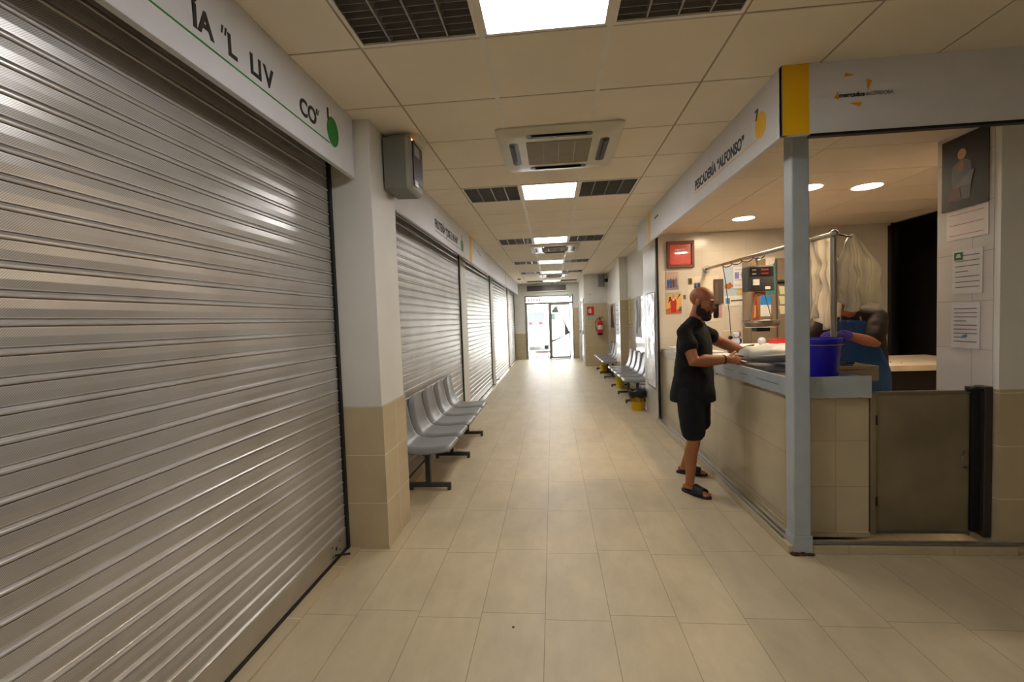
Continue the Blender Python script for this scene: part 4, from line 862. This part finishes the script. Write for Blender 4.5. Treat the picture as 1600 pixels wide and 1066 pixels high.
poster('notice', 'white notice with red lines just under the dark picture on the reveal', 'notice', (2.698, 3.39, 1.96), -Y, Z, .30, .19, (.84, .80, .77), lines=3, lcol=(.7, .35, .3))
poster('notice', 'framed white notice with green emblem in the middle of the reveal', 'notice', (2.698, 3.34, 1.60), -Y, Z, .215, .285, (.80, .79, .78), [([(.06, .78), (.36, .78), (.36, .96), (.06, .96)], (.08, .33, .18)), ([(.12, .84), (.3, .84), (.26, .92), (.16, .92)], (.75, .8, .75))], lines=7)
poster('notice', 'lowest pale notice on the reveal, with a small blue stamp', 'notice', (2.698, 3.345, 1.24), -Y, Z, .205, .30, (.82, .80, .81), [([(.35, .22), (.6, .26), (.55, .32), (.4, .28)], (.3, .55, .75))], lines=9)

# ------------------------------------------------------------------ people
def limb(mb, pts, rad, n=16, rot=None, squash=1, ref=None):
    """tapering tube with round ends; rad list; squash flattens along ref"""
    pts = [Vector(p) for p in pts]; P = []; r_ = []
    d0 = (pts[1]-pts[0]).normalized(); d1 = (pts[-1]-pts[-2]).normalized()
    for a in (1, .8, .45): P.append(pts[0]-d0*rad[0]*a*.9); r_.append(rad[0]*max(.15, math.sqrt(max(0, 1-a*a))))
    P += pts; r_ += rad
    for a in (.45, .8, 1): P.append(pts[-1]+d1*rad[-1]*a*.9); r_.append(rad[-1]*max(.15, math.sqrt(max(0, 1-a*a))))
    R = []
    for i, p in enumerate(P):
        d = (P[min(i+1, len(P)-1)]-P[max(i-1, 0)]).normalized()
        rf = ref or (Vector((0, 0, 1)) if abs(d.z) < .85 else Vector((1, 0, 0)))
        a = d.cross(rf).normalized(); b = d.cross(a).normalized()
        R.append([p+(a*math.cos(t)+b*squash*math.sin(t))*r_[i] for t in [2*PI*k/n for k in range(n)]])
    return mb.rings(R)
def fuse(mb, name, m, t, voxel=.006, it=4, parent=None, noise_amp=0, label=None):
    me = bpy.data.meshes.new('tmp'); me.from_pydata([tuple(v) for v in mb.v], [], mb.f)
    bm = bmesh.new(); bm.from_mesh(me); bmesh.ops.recalc_face_normals(bm, faces=bm.faces); bm.to_mesh(me); bm.free()
    ob = bpy.data.objects.new('tmp', me)
    q = ob.modifiers.new('r', 'REMESH'); q.mode = 'VOXEL'; q.voxel_size = voxel
    q = ob.modifiers.new('s', 'SMOOTH'); q.iterations = it; q.factor = .5
    me2 = evaluated(ob)
    bpy.data.objects.remove(ob); bpy.data.meshes.remove(me)
    me2.name = name; me2.materials.clear(); me2.materials.append(m)
    nr = [v.normal.copy() for v in me2.vertices] if noise_amp else None
    co = []
    for i, v in enumerate(me2.vertices):
        p = v.co.copy()
        if noise_amp: p += nr[i]*noise_amp*(noise.noise(p*9)+.5*noise.noise(p*22))
        co += list(p-t.loc)
    me2.vertices.foreach_set('co', co); me2.update()
    me2.polygons.foreach_set('use_smooth', [True]*len(me2.polygons))
    o = bpy.data.objects.new(name, me2); COL.objects.link(o); o.parent = parent or t.o
    if label: o['label'] = label
    return o
def torso(mb, rows, L, F):
    """rows of (centre, half width, half depth)"""
    R = []; n = 28
    for c, a, b in rows:
        c = Vector(c); R.append([c+L*a*math.copysign(abs(math.cos(t))**.85, math.cos(t))+F*b*math.copysign(abs(math.sin(t))**.85, math.sin(t)) for t in [2*PI*k/n for k in range(n)]])
    return mb.rings(R)
def hand(mb, w, d, pn, th, spread=.025, curl=(.25, .25, .2), flen=(.086, .096, .090, .072), thumb_dir=None):
    """w wrist, d direction of the palm, pn palm normal (fingers curl towards it), th direction from the palm centre to the thumb side"""
    w, d, pn, th = Vector(w), Vector(d).normalized(), Vector(pn).normalized(), Vector(th).normalized()
    limb(mb, [w-d*.01, w+d*.03, w+d*.075], [.029, .040, .044], ref=pn, squash=.44)
    for k in range(4):
        s = (1.5-k)*spread; b = w+d*.078+th*s; dd = (d+th*(1.5-k)*.07).normalized(); p = [b]; cur = dd; L_ = flen[k]
        for seg, fr_ in enumerate((.45, .30, .25)):
            cur = (cur+pn*curl[seg]).normalized(); p.append(p[-1]+cur*L_*fr_)
        limb(mb, p, [.0108, .0100, .0092, .0078], n=10)
    td = Vector(thumb_dir).normalized() if thumb_dir else (d*.75+th*.75+pn*.25).normalized()
    b = w+d*.025+th*.025
    limb(mb, [b, b+td*.035, b+td*.062+d*.006, b+td*.082+d*.014], [.014, .012, .0105, .0085], n=10)
def head(mb, c, F, U, s=1):
    L = U.cross(F).normalized(); ax = (F, L, U); C_ = lambda f, l, u: c+(F*f+L*l+U*u)*s
    e = lambda f, l, u, r: mb.ell(C_(f, l, u), tuple(q*s for q in r), ax, 20, 12)
    e(-.012, 0, .034, (.097, .077, .086)); e(.028, 0, -.02, (.070, .067, .095)); e(.040, 0, -.040, (.062, .062, .060)); e(.045, 0, -.082, (.045, .048, .038)); e(.0, 0, -.055, (.062, .060, .055))
    e(.080, 0, .022, (.020, .052, .013)); e(.097, 0, -.008, (.014, .010, .030)); e(.108, 0, -.028, (.016, .014, .012)); e(.098, 0, -.060, (.015, .027, .009)); e(.094, 0, -.072, (.015, .024, .009))
    e(.078, 0, -.100, (.020, .024, .018))
    for q in (-1, 1):
        e(-.004, q*.078, -.012, (.020, .009, .032)); e(.060, q*.042, -.03, (.03, .022, .022)); e(.080, q*.031, .007, (.012, .017, .009))
    return C_
# --- the customer
mn = Thing('person', 'bald bearded man in black t-shirt and dark shorts, holding a white parcel over the counter', 'person', (1.24, 4.13, 0))
Lm = Vector((.56, .83, 0)).normalized(); Fm = Vector((Lm.y, -Lm.x, 0))
pc = Vector((1.215, 4.13, .93))
RA, LA = Vector((1.125, 3.955, .085)), Vector((1.22, 4.44, .085)); RK, LK = Vector((1.165, 3.955, .50)), Vector((1.33, 4.33, .50))
RH_, LH_ = pc-Lm*.095+Vector((0, 0, -.04)), pc+Lm*.095+Vector((0, 0, -.04))
RS, LS = Vector((1.10, 3.945, 1.375)), Vector((1.355, 4.295, 1.375))
RE, LE = Vector((1.145, 3.845, 1.140)), Vector((1.52, 4.36, 1.265))
RWr, LWr = Vector((1.425, 3.885, 1.145)), Vector((1.655, 4.19, 1.195))
rf, lf = Vector((.62, -.78, 0)).normalized(), Vector((.93, -.36, 0)).normalized()
b = MB()
torso(b, [(pc+Vector((0, 0, -.14)), .13, .09), (pc, .165, .12), (pc+Vector((.01, 0, .15)), .15, .115), (pc+Vector((.02, 0, .32)), .165, .12), (pc+Vector((.02, 0, .43)), .150, .095), (pc+Vector((.015, 0, .50)), .08, .06)], Lm, Fm)
hc = Vector((1.290, 4.08, 1.634)); Fh = Vector((.78, -.56, -.27)).normalized(); Uh = (Z-Fh*Fh.z).normalized()
limb(b, [(1.235, 4.125, 1.40), (1.252, 4.11, 1.49), (1.278, 4.09, 1.57)], [.072, .064, .064])
HC = head(b, hc, Fh, Uh, 1.04)
for A, K, H_, ff in ((RA, RK, RH_, rf), (LA, LK, LH_, lf)):
    limb(b, [H_, H_.lerp(K, .5), K+Vector((0, 0, .05)), K, K-Vector((0, 0, .06)), K.lerp(A, .35)-ff*.012, K.lerp(A, .7), A], [.092, .080, .060, .056, .053, .056, .042, .036])
    limb(b, [A-ff*.035-Z*.035, A+ff*.04-Z*.03, A+ff*.12-Z*.048, A+ff*.155-Z*.055], [.032, .036, .034, .024], squash=.75)
    sd_ = Vector((-ff.y, ff.x, 0))
    for k in range(5): q = A+ff*(.165-abs(k-1.5)*.006)+sd_*(k-2)*.018-Z*.057; limb(b, [q, q+ff*.022], [.0105, .009], n=8)
for s_, e_, w_ in ((RS, RE, RWr), (LS, LE, LWr)):
    limb(b, [s_-Z*.02, s_.lerp(e_, .5), e_, e_.lerp(w_, .3), e_.lerp(w_, .75), w_], [.044, .054, .051, .053, .041, .033])
hand(b, RWr, (1, .16, -.10), (.1, .75, -.45), (-.05, .35, .9), curl=(.12, .2, .3), spread=.025)
hand(b, LWr, (.9, -.42, -.08), (-.1, -.6, -.6), (-.2, -.5, .85), curl=(.12, .2, .3), spread=.024)
body = fuse(b, 'body', skin, mn, .0048, 3)
# shirt
tee = mat('black_cotton', (.028, .026, .028), .95, var=.15, scale=20)
b = MB()
torso(b, [(pc+Vector((-.005, 0, -.165)), .205, .185), (pc+Vector((0, 0, -.08)), .20, .180), (pc+Vector((.01, 0, .06)), .182, .158), (pc+Vector((.015, 0, .20)), .180, .145), (pc+Vector((.02, 0, .34)), .195, .138), (pc+Vector((.018, 0, .43)), .190, .118), (pc+Vector((.014, 0, .485)), .14, .09), (pc+Vector((.022, -.008, .545)), .078, .070), (pc+Vector((.03, -.01, .56)), .070, .064)], Lm, Fm)
for s_, e_, f_ in ((RS, RE, .46), (LS, LE, .50)):
    limb(b, [s_-(e_-s_)*.02, s_.lerp(e_, .3), s_.lerp(e_, f_)], [.062, .070, .079])
for q_ in (RS, LS): limb(b, [Vector((1.243, 4.12, 1.475)), q_.lerp(Vector((1.243, 4.12, 1.475)), .45)+Z*.012, q_+Z*.012], [.055, .055, .055])
fuse(b, 't_shirt', tee, mn, .008, 10, noise_amp=.006)
b = MB(); sh = mat('navy_shorts', (.03, .034, .06), .95, var=.15, scale=20)
torso(b, [(pc+Vector((0, 0, -.20)), .165, .125), (pc+Vector((0, 0, -.08)), .18, .135), (pc+Vector((0, 0, .06)), .165, .12)], Lm, Fm)
for K, H_ in ((RK, RH_), (LK, LH_)):
    limb(b, [H_+Vector((0, 0, -.04)), H_.lerp(K, .45), H_.lerp(K, .93)], [.115, .112, .098])
fuse(b, 'shorts', sh, mn, .007, 5, noise_amp=.005)
# beard
b = MB(); L_ = Uh.cross(Fh).normalized(); ax = (Fh, L_, Uh)
e = lambda f, l, u, r: b.ell(hc+(Fh*f+L_*l+Uh*u)*1.04, r, ax, 16, 10)
e(.066, 0, -.118, (.046, .050, .036)); e(.104, 0, -.050, (.008, .028, .006)); e(.088, .030, -.070, (.012, .008, .022)); e(.088, -.030, -.070, (.012, .008, .022))
for q in (-1, 1): e(.030, q*.052, -.080, (.045, .020, .042)); e(.008, q*.066, -.045, (.018, .012, .042)); e(.058, q*.042, -.094, (.032, .020, .028))
e(.094, 0, -.098, (.016, .022, .012))
fuse(b, 'beard', mat('beard_dark', (.17, .12, .095), .9, var=.4, scale=120, bump=.6, bscale=300), mn, .004, 2, noise_amp=.003)
for q in (-1, 1):
    mn.part('eyebrow', MB().ell(hc+(Fh*.092+L_*q*.032+Uh*.024)*1.04, (.008, .020, .0045), ax, 10, 6), MC['beard_dark'], smooth='all')
    ey_ = mn.part('eye', MB().ell(hc+(Fh*.081+L_*q*.031-Uh*.002)*1.04, (.008, .011, .0045), ax, 12, 8), mat('eye_white', (.75, .70, .66), .3), smooth='all')
    mn.part('iris', MB().ell(hc+(Fh*.0885+L_*q*.031-Uh*.0025)*1.04, (.002, .005, .004), ax, 10, 6), mat('eye_dark', (.08, .05, .04), .3), ey_, smooth='all')
mn.part('wristband', MB().tube([RWr-Vector((.038, .006, 0)), RWr-Vector((.026, .004, 0))], .0395, 18), mat('dark_band', (.10, .11, .12), .6), smooth=True)
nav = mat('navy_rubber', (.06, .06, .14), .6)
for A, ff in ((RA, rf), (LA, lf)):
    sd_ = Vector((-ff.y, ff.x, 0)); c = Vector((A.x, A.y, 0))+ff*.058
    outl = [(.145*math.cos(a)*(1 if math.cos(a) > 0 else .95), (.050 if math.cos(a) > -.2 else .042)*math.sin(a)) for a in [2*PI*k/28 for k in range(28)]]
    sl_ = mn.part('sandal', MB().prism(outl, c, ff, sd_, (0, 0, .024)), nav, bevel=.004)
    R = []
    for k, u in enumerate((-.0, .025, .05, .075, .09)):
        R.append([c+ff*(u-.005)+sd_*(.053*math.cos(t_))+Z*(.018+(.074-u*.25)*math.sin(t_)) for t_ in [PI*j/12 for j in range(13)]])
    vs = [p for r in R for p in r]; fs = [(i*13+j, i*13+j+1, (i+1)*13+j+1, (i+1)*13+j) for i in range(4) for j in range(12)]
    mn.part('strap', MB().add(vs, fs), nav, sl_, smooth='all', solid=.005)

# --- the fishmonger
wk = Thing('person', 'fish seller in dark t-shirt, blue apron and purple gloves bent over behind the bucket', 'person', (2.82, 4.25, 0))
Fw = Vector((-.80, -.60, 0)).normalized(); Lw = Vector((-Fw.y*-1, Fw.x*-1, 0)); Lw = Z.cross(Fw).normalized()
pw = Vector((2.73, 4.27, .98)); lean = Vector((-.15, -.12, .46)).normalized()
sc_ = pw+lean*.50
wRS, wLS = sc_-Lw*.175+Z*.01, sc_+Lw*.165+Z*.01          # right shoulder is away from the camera side
b = MB()
Lt = Lw; Ft = (Fw+Z*.55).normalized()
torso(b, [(pw-Z*.10, .16, .12), (pw, .17, .13), (pw+lean*.2, .16, .125), (pw+lean*.36, .175, .12), (pw+lean*.48, .165, .10), (pw+lean*.55, .09, .07)], Lt, Ft)
hw = sc_+Vector((-.15, -.10, .17)); Fhw = Vector((-.62, -.45, -.64)).normalized(); Uhw = (Z-Fhw*Fhw.z).normalized()
limb(b, [sc_+lean*.0, sc_+Vector((-.06, -.04, .08)), hw-Vector((-.02, -.01, .02))], [.065, .058, .06])
head(b, hw, Fhw, Uhw, 1.0)
for q in (-1, 1):
    h_ = pw+Lw*.095*q-Z*.05; k_ = Vector((h_.x-.03, h_.y-.02, .50)); a_ = Vector((h_.x, h_.y, .09))
    limb(b, [h_, h_.lerp(k_, .5), k_, k_.lerp(a_, .4), a_], [.095, .085, .06, .056, .04])
    limb(b, [a_-Fw*.03-Z*.03, a_+Fw*.14-Z*.05], [.04, .036], squash=.8)
# Lw points to -y side? choose the nearer shoulder for the visible arm
near, far = (wRS, wLS) if wRS.y < wLS.y else (wLS, wRS)
nE = Vector((2.585, 3.92, 1.245)); nW = Vector((2.285, 3.82, 1.328))
fE = Vector((2.34, 4.42, 1.25)); fW = Vector((2.16, 4.12, 1.22))
for s_, e_, w_ in ((near, nE, nW), (far, fE, fW)):
    limb(b, [s_, s_.lerp(e_, .5), e_, e_.lerp(w_, .3), e_.lerp(w_, .75), w_], [.056, .052, .044, .044, .034, .029])
fuse(b, 'body', skin2, wk, .0055, 3)
gl = mat('purple_nitrile', (.36, .24, .72), .4, var=.1, scale=30, bump=.2, bscale=60)
b = MB(); limb(b, [nW+(nE-nW).normalized()*.05, nW], [.038, .034]); hand(b, nW, (-.95, -.12, .16), (-.2, .1, -.9), (0, .9, .1), curl=(.35, .45, .4), flen=(.078, .084, .08, .062))
g1 = fuse(b, 'glove', gl, wk, .0045, 3)
b = MB(); limb(b, [fW+(fE-fW).normalized()*.05, fW], [.038, .034]); hand(b, fW, (-.75, -.6, .0), (-.1, -.2, -.8), (.3, -.7, .1), curl=(.3, .4, .4))
fuse(b, 'glove', gl, wk, .0045, 3)
b = MB(); br_ = mat('brown_black_cotton', (.15, .11, .10), .85, var=.12, scale=20)
torso(b, [(pw-Z*.06, .185, .145), (pw+lean*.1, .185, .148), (pw+lean*.3, .195, .142), (pw+lean*.45, .19, .125), (pw+lean*.52, .13, .09), (pw+lean*.57, .075, .065)], Lt, Ft)
for s_, e_ in ((near, nE), (far, fE)): limb(b, [s_, s_.lerp(e_, .3), s_.lerp(e_, .82)], [.066, .074, .072])
limb(b, [sc_+lean*.04, near+Z*.01], [.07, .062]); limb(b, [sc_+lean*.04, far+Z*.01], [.07, .062])
fuse(b, 't_shirt', br_, wk, .008, 5, noise_amp=.007)
b = MB(); torso(b, [(pw-Z*.72+Fw*.02, .17, .13), (pw-Z*.4+Fw*.01, .175, .14), (pw-Z*.1, .19, .15)], Lw, Fw)
fuse(b, 'trousers', mat('dark_trousers', (.09, .09, .10), .85), wk, .01, 4)
ap = mat('blue_apron', (.08, .26, .46), .6, var=.12, scale=8)
vs = []; nu, nv = 20, 26
for j in range(nv+1):
    v = j/nv
    if v < .45: c = pw+lean*(.40*(1-v/.45)); hd = .172; FF = Ft
    else: c = pw-Z*(.62*(v-.45)/.55); hd = .178; FF = (Ft.lerp(Fw, min(1, (v-.45)*5))).normalized()
    span = (.55+.9*min(1, v*2.0))
    for i in range(nu+1):
        a = (i/nu-.5)*2*span
        vs.append(c+Lw*(.205*math.sin(a))+FF*(hd*math.cos(a)+.006*math.sin(i*1.3+v*6)))
fs = [(j*(nu+1)+i, j*(nu+1)+i+1, (j+1)*(nu+1)+i+1, (j+1)*(nu+1)+i) for j in range(nv) for i in range(nu)]
wk.part('apron', MB().add(vs, fs), ap, smooth='all', solid=.004, label='blue apron')
wk.part('apron_strap', MB().tube([pw+lean*.38+Ft*.15-Lw*.08, pw+lean*.46+Ft*.11-Lw*.07, pw+lean*.53+Ft*.0-Lw*.05], .006, 6).tube([pw+lean*.38+Ft*.15+Lw*.08, pw+lean*.46+Ft*.11+Lw*.07, pw+lean*.53+Ft*.0+Lw*.05], .006, 6), mat('cream_cord', (.7, .62, .48), .7))
hb = MB(); Lh = Uhw.cross(Fhw).normalized(); hb.ell(hw-Fhw*.022+Uhw*.038, (.100, .086, .093), (Fhw, Lh, Uhw), 20, 12)
fuse(hb, 'hair', mat('dark_hair', (.08, .06, .05), .8, var=.3, scale=90), wk, .006, 2, noise_amp=.004)
for q in (-1, 1):
    wk.part('shoe', MB().ell((pw.x+Lw.x*.095*q+Fw.x*.05, pw.y+Lw.y*.095*q+Fw.y*.05, .05), (.15, .055, .05), (Fw, Lw, Z), 16, 10), mat('white_clog', (.8, .8, .8), .5), smooth='all')

bpy.data.scenes.remove(TMP)
